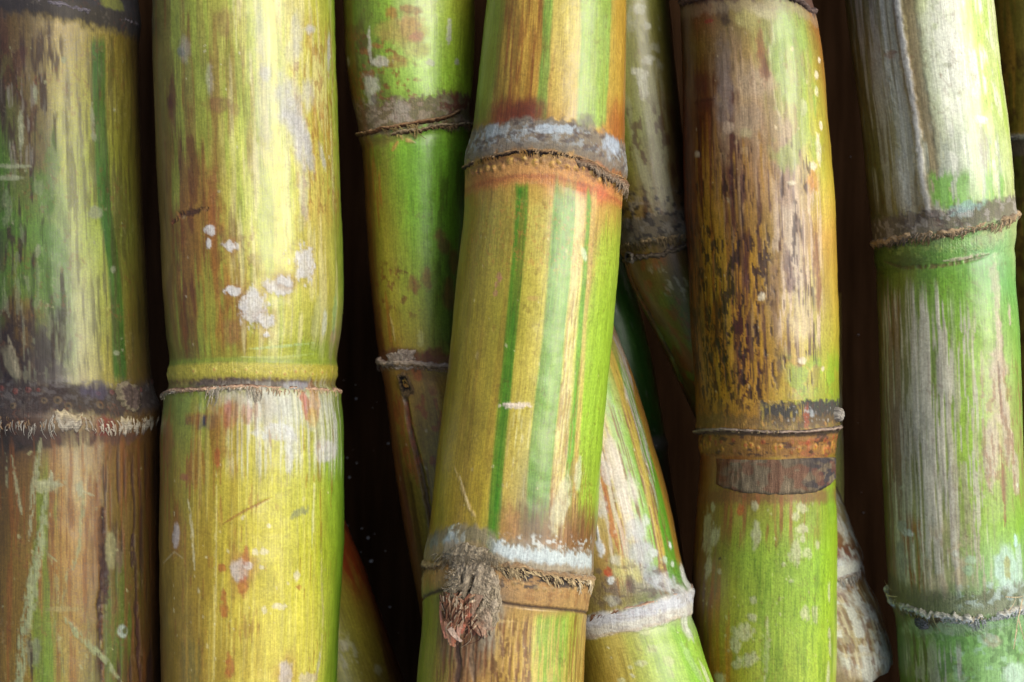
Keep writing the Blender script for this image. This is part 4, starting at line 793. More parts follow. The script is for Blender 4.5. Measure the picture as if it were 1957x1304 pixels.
# ================================================================== F : rusty brown cane
def cane_f():
    c = Cane("sugar_cane", "rusty brown and yellow cane, bright green below its dark banded joint", GRP,
        [(-420, 1285, 1500), (0, 1299, 1548), (60, 1301, 1563), (150, 1303, 1576), (250, 1305, 1585), (400, 1308, 1596), (500, 1314, 1599), (650, 1321, 1603), (760, 1329, 1605), (820, 1331, 1605), (836, 1334, 1600), (880, 1338, 1597), (940, 1334, 1598), (1050, 1326, 1600), (1200, 1320, 1600), (1304, 1322, 1597), (1720, 1325, 1590)],
        [(-400, 1735), (800, 1770), (1300, 1840), (1700, 1880)], nodes=[(-2, [(1300, 6), (1400, -10), (1480, -12), (1555, 22)]), (826, [(1332, 822), (1400, 824), (1500, 827), (1602, 820)])]).grid(); c.gain = (1.12, 1.03, .82)
    c.base([(20, [(1300, (75, 42, 28)), (1350, (110, 65, 45)), (1400, (130, 120, 70)), (1460, (150, 145, 90)), (1500, (120, 160, 75)), (1550, (150, 100, 60))]),
            (90, [(1302, (95, 65, 28)), (1340, (115, 95, 40)), (1385, (130, 110, 85)), (1430, (165, 145, 90)), (1480, (135, 165, 80)), (1530, (140, 175, 70)), (1568, (165, 120, 55))]),
            (220, [(1305, (105, 55, 25)), (1350, (115, 65, 35)), (1390, (140, 115, 95)), (1450, (160, 135, 110)), (1500, (160, 165, 90)), (1550, (165, 180, 70)), (1583, (175, 150, 60))]),
            (330, [(1307, (115, 52, 22)), (1360, (120, 70, 30)), (1400, (150, 120, 85)), (1450, (165, 130, 85)), (1510, (160, 145, 100)), (1550, (185, 190, 80)), (1590, (180, 165, 55))]),
            (450, [(1311, (115, 58, 20)), (1360, (135, 80, 25)), (1420, (155, 115, 40)), (1470, (150, 125, 60)), (1520, (160, 140, 110)), (1560, (195, 165, 90)), (1598, (185, 150, 50))]),
            (580, [(1318, (125, 65, 20)), (1380, (145, 90, 25)), (1440, (165, 125, 40)), (1490, (165, 145, 75)), (1540, (185, 180, 110)), (1600, (180, 160, 55))]),
            (700, [(1325, (135, 80, 20)), (1400, (165, 110, 30)), (1460, (170, 130, 45)), (1520, (190, 165, 75)), (1570, (170, 185, 65)), (1604, (160, 170, 50))]),
            (770, [(1330, (150, 100, 25)), (1400, (175, 130, 35)), (1460, (180, 145, 45)), (1530, (165, 170, 50)), (1604, (120, 160, 45))]),
            (860, [(1336, (120, 65, 30)), (1400, (150, 85, 35)), (1480, (155, 120, 45)), (1560, (150, 95, 50)), (1598, (130, 110, 45))]),
            (955, [(1332, (115, 70, 35)), (1380, (135, 115, 40)), (1440, (145, 140, 55)), (1520, (140, 160, 55)), (1598, (120, 175, 30))]),
            (1060, [(1326, (120, 85, 40)), (1370, (130, 140, 40)), (1430, (135, 180, 55)), (1500, (135, 180, 60)), (1560, (130, 190, 45)), (1600, (140, 190, 40))]),
            (1180, [(1321, (110, 75, 50)), (1365, (150, 130, 40)), (1400, (150, 165, 45)), (1470, (135, 175, 65)), (1540, (135, 185, 50)), (1600, (150, 195, 60))]),
            (1300, [(1322, (100, 65, 45)), (1375, (160, 115, 30)), (1420, (155, 165, 45)), (1480, (150, 180, 70)), (1560, (150, 190, 60)), (1598, (165, 195, 80))])])
    up = c.ymask((20, 790, 20))
    c.streaks((75, 32, 18), .85, c.region(1300, 1440, 120, 760, 20, 60), 7, 120, .55, .1, .45)
    c.streaks((65, 28, 25), .9, c.region(1320, 1470, 430, 750, 16, 50), 5, 22, .56, .06, .45, -.5, (20, 60))
    c.mottle((70, 28, 18), .95, c.region(1330, 1450, 580, 790, 14, 30), 5, 12, .54, .05); c.mottle((85, 34, 16), .6, c.region(1310, 1400, 140, 420, 20, 60), 16, 40, .46, .14)
    c.streaks((185, 145, 40), .7, c.region(1340, 1480, 260, 760, 20, 60), 6, 160, .55, .1)
    c.streaks((150, 128, 105), .5, c.region(1370, 1560, 60, 640, 22, 50), 10, 130, .55, .07, .65, .5)
    c.mottle((180, 160, 125), .55, c.region(1370, 1500, 120, 300, 18, 30), 14, 24, .53, .1, .7)
    c.streaks((85, 52, 48), .8, c.region(1400, 1560, 300, 720, 20, 60), 6, 90, .60, .06)
    c.streaks((205, 190, 175), .8, c.region(1480, 1570, 330, 660, 12, 40), 6, 90, .54, .08, .65)
    for x, y, a, b, k, r in [(1383, 120, 14, 50, (125, 115, 110), 0), (1380, 20, 12, 18, (70, 50, 50), 0), (1386, 40, 10, 10, (50, 32, 30), 0), (1385, 190, 16, 60, (140, 130, 130), 3), (1445, 160, 34, 32, (180, 165, 145), -20), (1430, 230, 26, 30, (165, 150, 130), 0), (1502, 265, 12, 40, (180, 165, 150), 0), (1460, 22, 22, 14, (190, 190, 160), 0), (1425, 35, 16, 20, (170, 170, 110), 0), (1340, 160, 20, 24, (85, 32, 18), 10), (1345, 200, 24, 12, (90, 35, 20), -10), (1455, 100, 8, 50, (135, 75, 40), 0), (1465, 130, 8, 22, (110, 70, 50), 0), (1553, 345, 12, 26, (190, 130, 50), 0), (1500, 350, 14, 60, (150, 128, 120), 3), (1515, 480, 12, 90, (200, 190, 180), -4), (1508, 520, 9, 50, (100, 75, 85), -6), (1560, 490, 8, 42, (120, 75, 65), 2), (1563, 560, 7, 40, (140, 95, 75), 4), (1530, 620, 22, 34, (205, 195, 160), 0), (1478, 560, 12, 70, (130, 100, 75), 2), (1490, 700, 5, 22, (85, 60, 50), 0), (1390, 245, 10, 10, (190, 175, 160), 40), (1425, 255, 12, 8, (180, 175, 140), 10), (1556, 200, 4, 20, (130, 170, 60), 0)]:
        c.blot(x, y, a, b, k, .75, rot=r, edge=.65, soft=.45, rough=.6)
    for x, y, a, b in [(1560, 145, 7, 9), (1536, 205, 8, 16), (1563, 285, 8, 28), (1568, 240, 8, 8), (1565, 115, 8, 6), (1553, 318, 10, 8), (1332, 295, 9, 6), (1513, 350, 8, 4), (1560, 175, 6, 9), (1535, 690, 8, 6), (1573, 705, 4, 5), (1455, 568, 7, 8)]: c.blot(x, y, a, b, (222, 220, 205), .85, edge=.5, disp=1)
    c.line([(1325, 198), (1345, 192), (1368, 190)], 4, (70, 28, 20), .7); c.line([(1345, 42), (1362, 38)], 4, (140, 50, 40), .8)
    c.mottle((125, 175, 70), .5, c.region(1470, 1560, 20, 330), 26, 60, .45, .12); c.mottle((120, 185, 45), .6, c.region(1500, 1605, 680, 780), 26, 30, .45, .12)
    c.mottle((48, 24, 20), .9, c.region(1320, 1480, 420, 780, 14, 40), 6, 26, .585, .04, .5, -.6); c.streaks((52, 26, 22), .85, c.region(1330, 1560, 260, 760, 16, 60), 3.5, 40, .60, .05, .5, -.6, (26, 60))
    c.specks(40, 1320, 1595, 40, 780, 1, 3, (215, 205, 180), 61)
    c.band(-60, 10, (70, 48, 42), .9, 5, 10, .8); c.band(8, 30, (150, 140, 120), .5, 6, 10)
    # dark patch above joint
    c.band(770, 815, (48, 50, 54), .97, 3, 14, .7, -.5, c.xmask(1452, 1612, 795, 6), fa=9, fv=12); c.streaks((165, 150, 60), .8, c.region(1450, 1540, 775, 830, 8, 8), 3, 22, .55, .06); c.band(795, 822, (105, 85, 40), .7, 4, 12)
    c.blot(1542, 798, 6, 26, (150, 75, 50), .8, edge=.7); c.blot(1552, 790, 6, 8, (165, 185, 205), .7, edge=.8); c.specks(26, 1470, 1600, 775, 810, 1, 2.6, (175, 185, 195), 62, .8); c.specks(24, 1360, 1600, 800, 822, 1.5, 3.5, (190, 150, 70), 66, .8)
    # root band
    c.band(832, 872, (138, 100, 36), .9, 3, 4, .6); c.mottle((55, 32, 22), .8, c.ymask((830, 874, 4), True), 18, 8, .55, .07); c.dots(858, 19, 6, (185, 145, 50), (170, 85, 40), .75, 1.6, wj=5, jit=.6); c.dots(844, 27, 4.5, (160, 80, 38), (110, 45, 25), .7, 1.2, jit=.7)
    c.mottle((180, 85, 60), .35, c.region(1510, 1590, 838, 872, 6, 5), 9, 8, .55, .08); c.band(822, 834, (50, 40, 40), .85, 2, 3)
    # stains under the sheath
    c.band(938, 962, (120, 80, 45), .75, 6, 10); c.streaks((150, 90, 55), .7, c.region(1380, 1560, 940, 1030, 20, 30), 9, 90, .52, .1); c.blot(1415, 975, 8, 12, (175, 80, 35), .7); c.streaks((110, 70, 60), .6, c.region(1320, 1362, 1000, 1400, 8, 40), 8, 120, .42, .12); c.streaks((165, 105, 35), .6, c.region(1350, 1400, 1080, 1400, 10, 40), 9, 140, .48, .12)
    c.blot(1590, 960, 20, 40, (105, 165, 30), .6, soft=.6)
    WX = (188, 198, 170)
    for x, y, a, b in [(1443, 967, 6, 9), (1533, 972, 14, 9), (1520, 988, 8, 8), (1533, 1012, 14, 8), (1534, 1030, 5, 7), (1521, 1055, 13, 24), (1543, 1058, 8, 9), (1562, 1042, 5, 8), (1498, 1078, 4, 5), (1512, 1111, 5, 4), (1540, 1173, 10, 14), (1557, 1176, 8, 18), (1438, 1180, 9, 8), (1421, 1208, 18, 15), (1405, 1235, 12, 14), (1432, 1260, 20, 12), (1406, 1270, 9, 9), (1350, 1020, 18, 38), (1365, 1025, 12, 18), (1352, 1085, 9, 20), (1445, 1025, 8, 24), (1374, 1092, 6, 6), (1362, 970, 8, 10), (1585, 1130, 5, 18), (1586, 1212, 6, 12), (1587, 1240, 6, 18), (1583, 1290, 6, 20), (1378, 1296, 12, 10), (1441, 1147, 6, 8), (1382, 918, 5, 4)]:
        c.blot(x, y, a, b, WX, .72, edge=.7, soft=.3, disp=1.3, fs=6)
    c.line([(1467, 1180), (1466, 1240), (1462, 1304)], 4.5, (185, 198, 150), .8); c.line([(1346, 1100), (1344, 1180)], 3, (130, 120, 120), .6); c.line([(1372, 1070), (1378, 1064)], 2.6, (60, 50, 30), .9); c.line([(1480, 950), (1483, 1045)], 2.2, (150, 110, 50), .6)
    c.streaks((100, 150, 40), .5, c.region(1430, 1600, 1060, 1400), 5, 90, .56, .08); c.mottle((95, 135, 45), .5, c.region(1400, 1590, 1040, 1304), 3, 5, .64, .05); c.specks(60, 1340, 1595, 960, 1300, 1, 2.6, (190, 200, 150), 64, .8)
    c.ring(822, 8, 3); c.ring(835, 5, -2)
    c.emit([(8, 'internode'), (765, 'internode'), (876, 'root_band'), (None, 'internode')])
    c.lip([(1332, 826), (1360, 822), (1420, 825), (1500, 826), (1560, 824), (1603, 816)], 5, 4.5, 8, [(60, 45, 40), (185, 165, 145), (120, 95, 80), (28, 20, 20)], 1.5, freq=20, lump=.25, hair=[(1340, 1600, 40, -5, -2, 1, (160, 140, 100))])
    c.lip([(1300, 8), (1400, -8), (1480, -8), (1555, 24)], 8, 6, 6, [(50, 36, 34), (120, 100, 90), (60, 42, 38)], 3)
    # torn grey sheath left under the joint
    tl, tr = c.th(1368, 900), c.th(1596, 900); nx, ny = 130, 46
    uu, vv = np.meshgrid(np.linspace(0, 1, nx), np.linspace(0, 1, ny)); th = tl+(tr-tl)*uu
    top = 876+2*np.sin(uu*5); xb = uu; bot = np.interp(xb, [0, .08, .2, .4, .55, .7, .85, 1], [926, 934, 942, 947, 947, 942, 930, 912])+(fbm(uu*26, uu*0, 5)-.5)*4
    tag = np.where(uu < .03, 0, 0)
    V = top+(bot-top)*vv+tag; edge = np.minimum(np.minimum(uu, 1-uu)*20, np.minimum(vv*9, (1-vv)*9)); H = -1.5+5.2*np.clip(edge, 0, 1)**.5+2.2*(fbm(uu*60, vv*2, 8, 3)-.5)
    n = fbm(uu*70, vv*2.5, 21, 4)[..., None]; n2 = fbm(uu*9, vv*4, 25, 4)[..., None]
    C = lin((58, 48, 38))*(1-n)+lin((158, 142, 112))*n; C = C+(lin((55, 54, 62))-C)*np.clip(sst(.45, .6, n2)*sst(.45, .8, uu[..., None])*1.0, 0, .85); C = C+(lin((130, 78, 55))-C)*.5*sst(.5, .6, fbm(uu*12+40, vv*3, 33, 3)[..., None])
    C = C*(1-.55*sst(.9, 1, vv)[..., None]); C = C+(lin((120, 66, 32))-C)*(1-sst(.02, .22, uu+.25*(fbm(uu*20, vv*6, 9)-.5)))[..., None]*.85; C = C*(.75+.5*fbm(uu*160, vv*8, 77, 3))[..., None]
    make_mesh("leaf_sheath", c.pos(th, V, H).reshape(-1, 3), grid_quads(ny, nx), C.reshape(-1, 3), np.full(nx*ny, .75), np.stack([th*c.R*1.2, V*2, th*0+4], -1).reshape(-1, 3), M_SCAR, c.root)
    def hf(u, v): return 13*np.clip(1-u*u-v*v, 0, 1)**.5+4*(fbm(u*3, v*3, 2)-.5)
    def cf(u, v, h): n = fbm(u*4, v*4, 3)[..., None]; return lin((120, 110, 100))*(1-n)+lin((200, 195, 180))*n
    c.patch(1600, 792, 18, 15, hf, cf)
cane_f()
# ================================================================== G : dark green cane deep in the pile
def cane_g():
    c = Cane("sugar_cane", "dark green cane deep in shade between the striped cane and the slanting olive one", GRP,
        [(-200, 900, 1040), (500, 1082, 1200), (650, 1112, 1238), (850, 1158, 1274), (1000, 1186, 1296), (1304, 1245, 1350), (1720, 1340, 1440)],
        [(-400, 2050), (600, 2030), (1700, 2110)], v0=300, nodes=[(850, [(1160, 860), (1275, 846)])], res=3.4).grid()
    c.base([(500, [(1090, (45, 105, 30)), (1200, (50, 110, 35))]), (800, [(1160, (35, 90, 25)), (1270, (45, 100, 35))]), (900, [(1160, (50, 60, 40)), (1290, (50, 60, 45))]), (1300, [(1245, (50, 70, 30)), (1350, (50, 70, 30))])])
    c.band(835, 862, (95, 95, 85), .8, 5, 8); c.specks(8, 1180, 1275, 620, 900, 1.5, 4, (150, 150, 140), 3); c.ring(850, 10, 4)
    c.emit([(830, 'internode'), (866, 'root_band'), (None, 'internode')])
    c.lip([(1160, 862), (1275, 848)], 5, 6, 6, [(110, 105, 95), (150, 145, 130), (60, 55, 45)], 4)
cane_g()

# ================================================================== H : pale cane low in the middle
def cane_h():
    c = Cane("sugar_cane", "pale green and cream cane with a thick white waxy ring, right of the hairy bud", GRP,
        [(300, 905, 1085), (500, 958, 1134), (620, 984, 1171), (690, 1000, 1200), (770, 1020, 1226), (850, 1040, 1250), (940, 1055, 1276), (1010, 1066, 1291), (1060, 1072, 1301), (1100, 1074, 1312), (1132, 1078, 1322), (1165, 1082, 1322), (1200, 1090, 1333), (1250, 1102, 1348), (1304, 1114, 1366), (1720, 1220, 1480)],
        [(300, 1975), (600, 1940), (1000, 1830), (1150, 1770), (1304, 1705), (1720, 1640)], v0=380, nodes=[(1150, [(1120, 1176), (1180, 1164), (1240, 1150), (1290, 1133), (1322, 1122)])]).grid(); c.gain = (1.05, 1.07, .97)
    c.base([(600, [(1100, (110, 120, 50)), (1150, (150, 150, 70)), (1172, (140, 110, 50))]),
            (760, [(1150, (205, 190, 110)), (1170, (150, 175, 70)), (1200, (150, 150, 75)), (1226, (160, 120, 50))]),
            (900, [(1145, (200, 190, 100)), (1165, (205, 190, 120)), (1200, (190, 190, 130)), (1230, (115, 165, 50)), (1262, (140, 120, 50))]),
            (1000, [(1140, (205, 185, 115)), (1180, (205, 180, 100)), (1215, (195, 185, 130)), (1240, (115, 170, 50)), (1275, (100, 150, 45)), (1290, (160, 115, 50))]),
            (1080, [(1135, (150, 130, 60)), (1160, (180, 140, 80)), (1190, (180, 180, 90)), (1220, (150, 150, 130)), (1260, (110, 130, 60)), (1305, (150, 140, 70))]),
            (1130, [(1120, (130, 115, 70)), (1180, (140, 125, 80)), (1240, (130, 130, 115)), (1320, (170, 175, 170))]),
            (1225, [(1118, (160, 150, 60)), (1180, (190, 175, 85)), (1230, (150, 175, 70)), (1280, (150, 190, 80)), (1340, (125, 180, 50))]),
            (1304, [(1118, (165, 155, 50)), (1180, (195, 170, 75)), (1230, (175, 185, 80)), (1290, (150, 190, 75)), (1366, (130, 185, 50))])])
    c.stripe([(1158, 790), (1180, 860), (1205, 960), (1225, 1050), (1232, 1100)], [(1182, 790), (1212, 860), (1240, 960), (1258, 1050), (1262, 1100)], (112, 172, 50), .85, 5, (600, 1100, 20), 4)
    c.stripe([(1196, 790), (1222, 860), (1248, 960), (1268, 1050), (1274, 1100)], [(1226, 790), (1250, 860), (1276, 960), (1296, 1050), (1302, 1100)], (70, 145, 30), .9, 4, (700, 1120, 20), 2)
    c.stripe([(1185, 760), (1212, 860), (1236, 960), (1256, 1050), (1262, 1110)], [(1200, 760), (1226, 860), (1250, 960), (1270, 1050), (1276, 1110)], (190, 160, 70), .9, 3, (650, 1120, 20), 2)
    c.stripe([(1160, 620), (1190, 690), (1214, 770), (1238, 850), (1264, 940), (1288, 1050)], [(1180, 620), (1203, 690), (1230, 770), (1254, 850), (1280, 940), (1306, 1050)], (165, 112, 45), .85, 4, (500, 1075, 20), 2)
    c.streaks((175, 170, 165), .8, c.edgemask([(1170, 640), (1196, 770), (1222, 850), (1240, 930)], [(1184, 640), (1214, 770), (1238, 850), (1252, 930)], (640, 950, 30)), 3, 90, .48, .08, .7)
    c.streaks((120, 75, 45), .8, c.region(1150, 1260, 780, 1130, 12, 30), 2.6, 80, .58, .05, .6, -.5); c.streaks((220, 210, 195), .7, c.region(1150, 1215, 850, 1100, 10, 40), 6, 120, .5, .1, .65)
    c.streaks((190, 85, 50), .6, c.region(1140, 1180, 870, 1100, 8, 30), 4, 60, .55, .07)
    for x, y, a, b, k in [(1158, 900, 9, 30, (205, 198, 195)), (1175, 880, 12, 40, (215, 205, 195)), (1190, 950, 12, 34, (212, 205, 195)), (1208, 938, 13, 28, (200, 195, 185)), (1145, 965, 12, 24, (205, 200, 190)), (1220, 1020, 16, 34, (180, 185, 190)), (1235, 995, 8, 10, (185, 195, 185)), (1222, 1060, 26, 26, (170, 175, 180)), (1250, 1057, 8, 9, (185, 195, 195)), (1270, 1070, 7, 9, (175, 195, 175)), (1281, 1042, 5, 7, (220, 228, 230)), (1285, 1078, 5, 6, (190, 200, 190)), (1245, 1100, 16, 24, (150, 155, 165)), (1190, 1085, 30, 30, (195, 190, 120)), (1175, 1070, 10, 10, (205, 200, 185)), (1172, 1148, 12, 9, (185, 185, 175)), (1270, 1110, 26, 16, (185, 190, 200)), (1310, 1110, 16, 24, (200, 205, 205)), (1296, 1130, 22, 12, (205, 208, 210))]:
        c.blot(x, y, a, b, k, .8, edge=.65, soft=.3, disp=.8)
    c.mottle((90, 75, 75), .6, c.region(1125, 1290, 1080, 1160, 14, 12), 13, 12, .52, .09, .8); c.blot(1162, 1094, 7, 9, (190, 75, 40), .9); c.line([(1150, 1100), (1148, 1150), (1158, 1170)], 6, (110, 90, 55), .6)
    c.blot(1147, 1048, 8, 15, (222, 228, 235), .95, disp=2.2, edge=.5); c.line([(1138, 1000), (1142, 1020), (1146, 1045)], 2.6, (225, 230, 235), .95, disp=2); c.blot(1168, 1108, 6, 9, (210, 220, 225), .85, edge=.9, disp=2)
    # wax ring
    c.band(1150, 1196, (198, 196, 190), .97, 4, 9, .7, 3.5, fa=26); c.band(1152, 1176, (182, 190, 212), .6, 6, 6); c.band(1192, 1198, (175, 150, 120), .5, 3, 5)
    c.mottle((165, 160, 158), .6, c.ymask((1152, 1196, 5), True), 22, 9, .53, .1); c.blot(1310, 1195, 12, 30, (195, 198, 190), .8, rot=-10); c.blot(1325, 1270, 9, 44, (190, 195, 165), .7, rot=-18, edge=.5); c.blot(1350, 1290, 8, 26, (195, 200, 170), .7, rot=-18)
    for x, y, a, b in [(1234, 1206, 8, 8), (1245, 1240, 9, 8), (1278, 1264, 9, 11), (1280, 1288, 8, 9), (1225, 1268, 10, 6), (1205, 1275, 4, 4), (1188, 1300, 7, 6)]: c.blot(x, y, a, b, (200, 205, 160), .65, edge=.5)
    c.stripe([(1240, 1235), (1265, 1304)], [(1262, 1235), (1290, 1304)], (110, 155, 60), .6, 8, (1240, 1500, 20), 4); c.stripe([(1282, 1200), (1320, 1304)], [(1300, 1200), (1345, 1304)], (115, 185, 45), .7, 6, (1200, 1500, 12), 3)
    c.streaks((150, 130, 45), .5, c.region(1118, 1220, 1215, 1400), 12, 90, .5, .1); c.specks(50, 1150, 1340, 800, 1300, 1, 2.8, (215, 215, 190), 51, .8)
    c.ring(1150, 14, 5)
    c.emit([(1085, 'internode'), (1148, 'root_band'), (1200, 'wax_band'), (None, 'internode')])
    c.lip([(1120, 1178), (1180, 1165), (1240, 1150), (1290, 1133), (1325, 1120)], 4, 5, 7, [(110, 85, 70), (195, 160, 130), (215, 205, 195), (190, 190, 195)], 2, lump=.3, hair=[(1122, 1180, 40, 2, 9, -8, (150, 110, 80)), (1300, 1325, 24, 3, 16, 2, (225, 225, 220))])
cane_h()

# ================================================================== J : big pale green cane on the right
def cane_j():
    c = Cane("sugar_cane", "large pale green cane with greyish white streaks and two crusty joints", GRP,
        [(-420, 1575, 1868), (0, 1618, 1899), (150, 1634, 1914), (270, 1650, 1930), (350, 1658, 1938), (425, 1667, 1942), (460, 1673, 1941), (520, 1674, 1942), (640, 1677, 1950), (800, 1682, 1955), (1000, 1690, 1962), (1100, 1696, 1966), (1150, 1700, 1968), (1200, 1711, 1970), (1304, 1718, 1972), (1720, 1740, 1990)],
        [(-400, 1745), (1700, 1800)], nodes=[(445, [(1672, 468), (1740, 456), (1820, 446), (1890, 430), (1940, 416)]), (1165, [(1692, 1135), (1730, 1160), (1780, 1178), (1850, 1182), (1920, 1170), (1960, 1155)])]).grid(); c.gain = (1.2, 1.2, 1.1)
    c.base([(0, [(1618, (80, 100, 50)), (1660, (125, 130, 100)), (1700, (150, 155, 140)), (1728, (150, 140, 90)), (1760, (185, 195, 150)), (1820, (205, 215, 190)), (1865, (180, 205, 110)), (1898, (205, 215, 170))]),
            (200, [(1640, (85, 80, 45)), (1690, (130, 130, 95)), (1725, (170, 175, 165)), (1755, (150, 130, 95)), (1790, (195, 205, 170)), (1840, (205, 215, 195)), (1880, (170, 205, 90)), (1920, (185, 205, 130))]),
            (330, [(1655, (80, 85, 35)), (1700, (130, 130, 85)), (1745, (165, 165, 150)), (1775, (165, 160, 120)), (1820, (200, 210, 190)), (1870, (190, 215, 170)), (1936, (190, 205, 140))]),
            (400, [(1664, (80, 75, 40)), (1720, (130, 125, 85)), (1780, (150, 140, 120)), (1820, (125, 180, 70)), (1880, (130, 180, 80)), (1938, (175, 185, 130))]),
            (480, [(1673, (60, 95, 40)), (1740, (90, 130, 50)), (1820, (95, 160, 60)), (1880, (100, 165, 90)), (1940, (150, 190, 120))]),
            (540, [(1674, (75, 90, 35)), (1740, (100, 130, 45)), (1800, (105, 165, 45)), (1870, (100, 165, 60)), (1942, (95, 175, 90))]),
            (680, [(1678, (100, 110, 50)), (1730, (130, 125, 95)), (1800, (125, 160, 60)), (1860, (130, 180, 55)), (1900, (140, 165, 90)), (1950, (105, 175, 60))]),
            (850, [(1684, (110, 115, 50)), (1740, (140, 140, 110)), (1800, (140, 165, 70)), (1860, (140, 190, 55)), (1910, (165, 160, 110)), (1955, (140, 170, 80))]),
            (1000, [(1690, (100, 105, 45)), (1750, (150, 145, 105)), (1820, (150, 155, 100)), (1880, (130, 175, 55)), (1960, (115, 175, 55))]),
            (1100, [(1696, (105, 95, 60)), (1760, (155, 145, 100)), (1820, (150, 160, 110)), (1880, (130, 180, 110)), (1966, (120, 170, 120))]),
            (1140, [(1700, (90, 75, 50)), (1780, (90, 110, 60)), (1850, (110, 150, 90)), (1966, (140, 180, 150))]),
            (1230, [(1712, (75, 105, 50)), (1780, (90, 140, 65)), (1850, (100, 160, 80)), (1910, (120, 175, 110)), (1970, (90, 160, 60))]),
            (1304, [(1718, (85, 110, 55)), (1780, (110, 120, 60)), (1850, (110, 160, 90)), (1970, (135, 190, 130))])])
    up = c.ymask((-500, 405, 20)); lo = c.ymask((530, 1130, 25))
    # upper internode: long side furrow and ridge, ridge highlight painted as a pale line
    c.line([(1706, -60), (1722, 60), (1745, 200), (1760, 330), (1775, 410)], 6, (200, 202, 205), .7, disp=2.2, taper=False, wob=1); c.line([(1728, -60), (1745, 70), (1765, 200), (1782, 330)], 10, (150, 130, 95), .6, disp=-1.5, taper=False)
    c.line([(1690, -60), (1700, 60), (1722, 200), (1738, 330), (1750, 420)], 14, (165, 165, 150), .4, disp=-2, taper=False)
    c.streaks((175, 182, 180), .6, up*c.xmask(1650, 1740, 200), 8, 180, .5, .1, .65); c.streaks((100, 90, 50), .6, up*c.xmask(1620, 1760, 200), 7, 140, .55, .08); c.mottle((222, 226, 212), .8, c.region(1780, 1900, -100, 340, 20, 30), 30, 70, .42, .12, .6); c.streaks((165, 205, 80), .7, c.region(1850, 1925, -100, 400, 14, 30), 12, 160, .5, .1)
    c.streaks((165, 175, 160), .7, c.region(1770, 1920, 260, 420, 10, 20), 6, 60, .52, .08); c.streaks((95, 170, 50), .8, c.region(1780, 1925, 330, 400, 8, 12), 9, 60, .48, .08)
    c.blot(1876, 228, 14, 8, (225, 228, 225), .9, edge=.5, disp=1); c.blot(1880, 275, 9, 40, (170, 160, 150), .6, edge=.5); c.blot(1812, 125, 7, 6, (140, 145, 120), .7); c.blot(1705, 100, 10, 4, (130, 100, 80), .7); c.blot(1700, 107, 12, 5, (150, 120, 100), .5)
    c.specks(26, 1660, 1920, 20, 400, 1, 3, (165, 150, 125), 71, .7)
    # joint 1
    c.band(398, 444, (105, 95, 86), .88, 7, 14, .8, 1); c.blot(1845, 398, 34, 12, (130, 170, 170), .8, rot=-22, edge=.7); c.mottle((165, 160, 155), .6, c.ymask((400, 446, 8), True), 12, 10, .52, .09); c.mottle((60, 50, 50), .6, c.region(1720, 1850, 395, 450, 10, 8), 14, 9, .56, .07)
    c.blot(1900, 445, 34, 18, (165, 175, 120), .8, edge=.7, disp=1); c.blot(1885, 462, 26, 14, (150, 165, 120), .7, edge=.8)
    c.line([(1690, 500), (1730, 512), (1800, 508), (1850, 498), (1890, 488)], 4, (105, 75, 48), .7, disp=-1.5); c.line([(1800, 500), (1850, 492), (1893, 484)], 3, (190, 175, 155), .8, disp=1.5)
    c.blot(1725, 500, 40, 16, (60, 80, 35), .6, soft=.5); c.mottle((150, 180, 90), .5, c.region(1690, 1880, 460, 490, 8, 6), 7, 6, .58, .07)
    # middle internode white streaks
    c.streaks((205, 200, 188), .85, c.region(1700, 1825, 560, 1120, 10, 30), 5, 240, .47, .07, .7, .6); c.streaks((192, 188, 172), .8, c.region(1690, 1880, 600, 1120, 14, 40), 3, 120, .55, .05, .7)
    c.streaks((120, 85, 50), .7, c.region(1685, 1730, 560, 1130, 8, 40), 5, 140, .5, .08); c.streaks((175, 170, 140), .6, c.region(1810, 1890, 620, 1130, 10, 40), 4, 70, .57, .06)
    for x, y, a, b, r in [(1903, 540, 12, 46, 2), (1910, 640, 8, 60, -3), (1910, 740, 15, 70, -2), (1925, 820, 14, 60, -4), (1895, 860, 14, 70, 4), (1912, 700, 20, 22, 0), (1940, 900, 12, 40, 0), (1930, 600, 5, 20, 0)]:
        c.blot(x, y, a, b, (182, 170, 150), .85, rot=r, edge=.65, soft=.25, disp=.8)
    c.line([(1908, 690), (1912, 760), (1915, 800)], 2.5, (105, 80, 65), .8, disp=-1.5); c.line([(1914, 860), (1918, 950), (1920, 1010)], 3.5, (130, 80, 45), .8); c.mottle((140, 105, 75), .6, c.region(1870, 1955, 700, 960, 10, 40), 8, 26, .55, .07); c.blot(1905, 510, 40, 60, (110, 185, 130), .35, soft=.8)
    c.mottle((182, 170, 140), .8, c.region(1760, 1850, 1010, 1130, 16, 20), 22, 40, .40, .12, .7); c.streaks((150, 90, 45), .8, c.region(1725, 1765, 990, 1130, 6, 20), 5, 70, .5, .08)
    for x, y, a, b, k in [(1722, 1070, 17, 50, (140, 140, 138)), (1722, 1005, 14, 10, (160, 165, 165)), (1733, 1018, 12, 7, (185, 190, 200)), (1740, 1022, 6, 4, (215, 220, 225)), (1925, 1090, 26, 46, (165, 200, 190)), (1940, 1035, 5, 14, (175, 220, 215)), (1948, 1095, 10, 60, (160, 190, 175)), (1827, 1058, 6, 7, (205, 215, 200)), (1855, 1070, 12, 8, (160, 190, 160)), (1850, 1090, 10, 10, (150, 185, 150)), (1943, 928, 4, 4, (200, 210, 190)), (1723, 932, 5, 4, (180, 180, 160))]:
        c.blot(x, y, a, b, k, .85, edge=.5, soft=.25, disp=.8)
    c.blot(1925, 1085, 7, 22, (150, 155, 85), .8, edge=.5); c.specks(50, 1700, 1950, 560, 1130, 1, 3, (175, 170, 150), 72, .7)
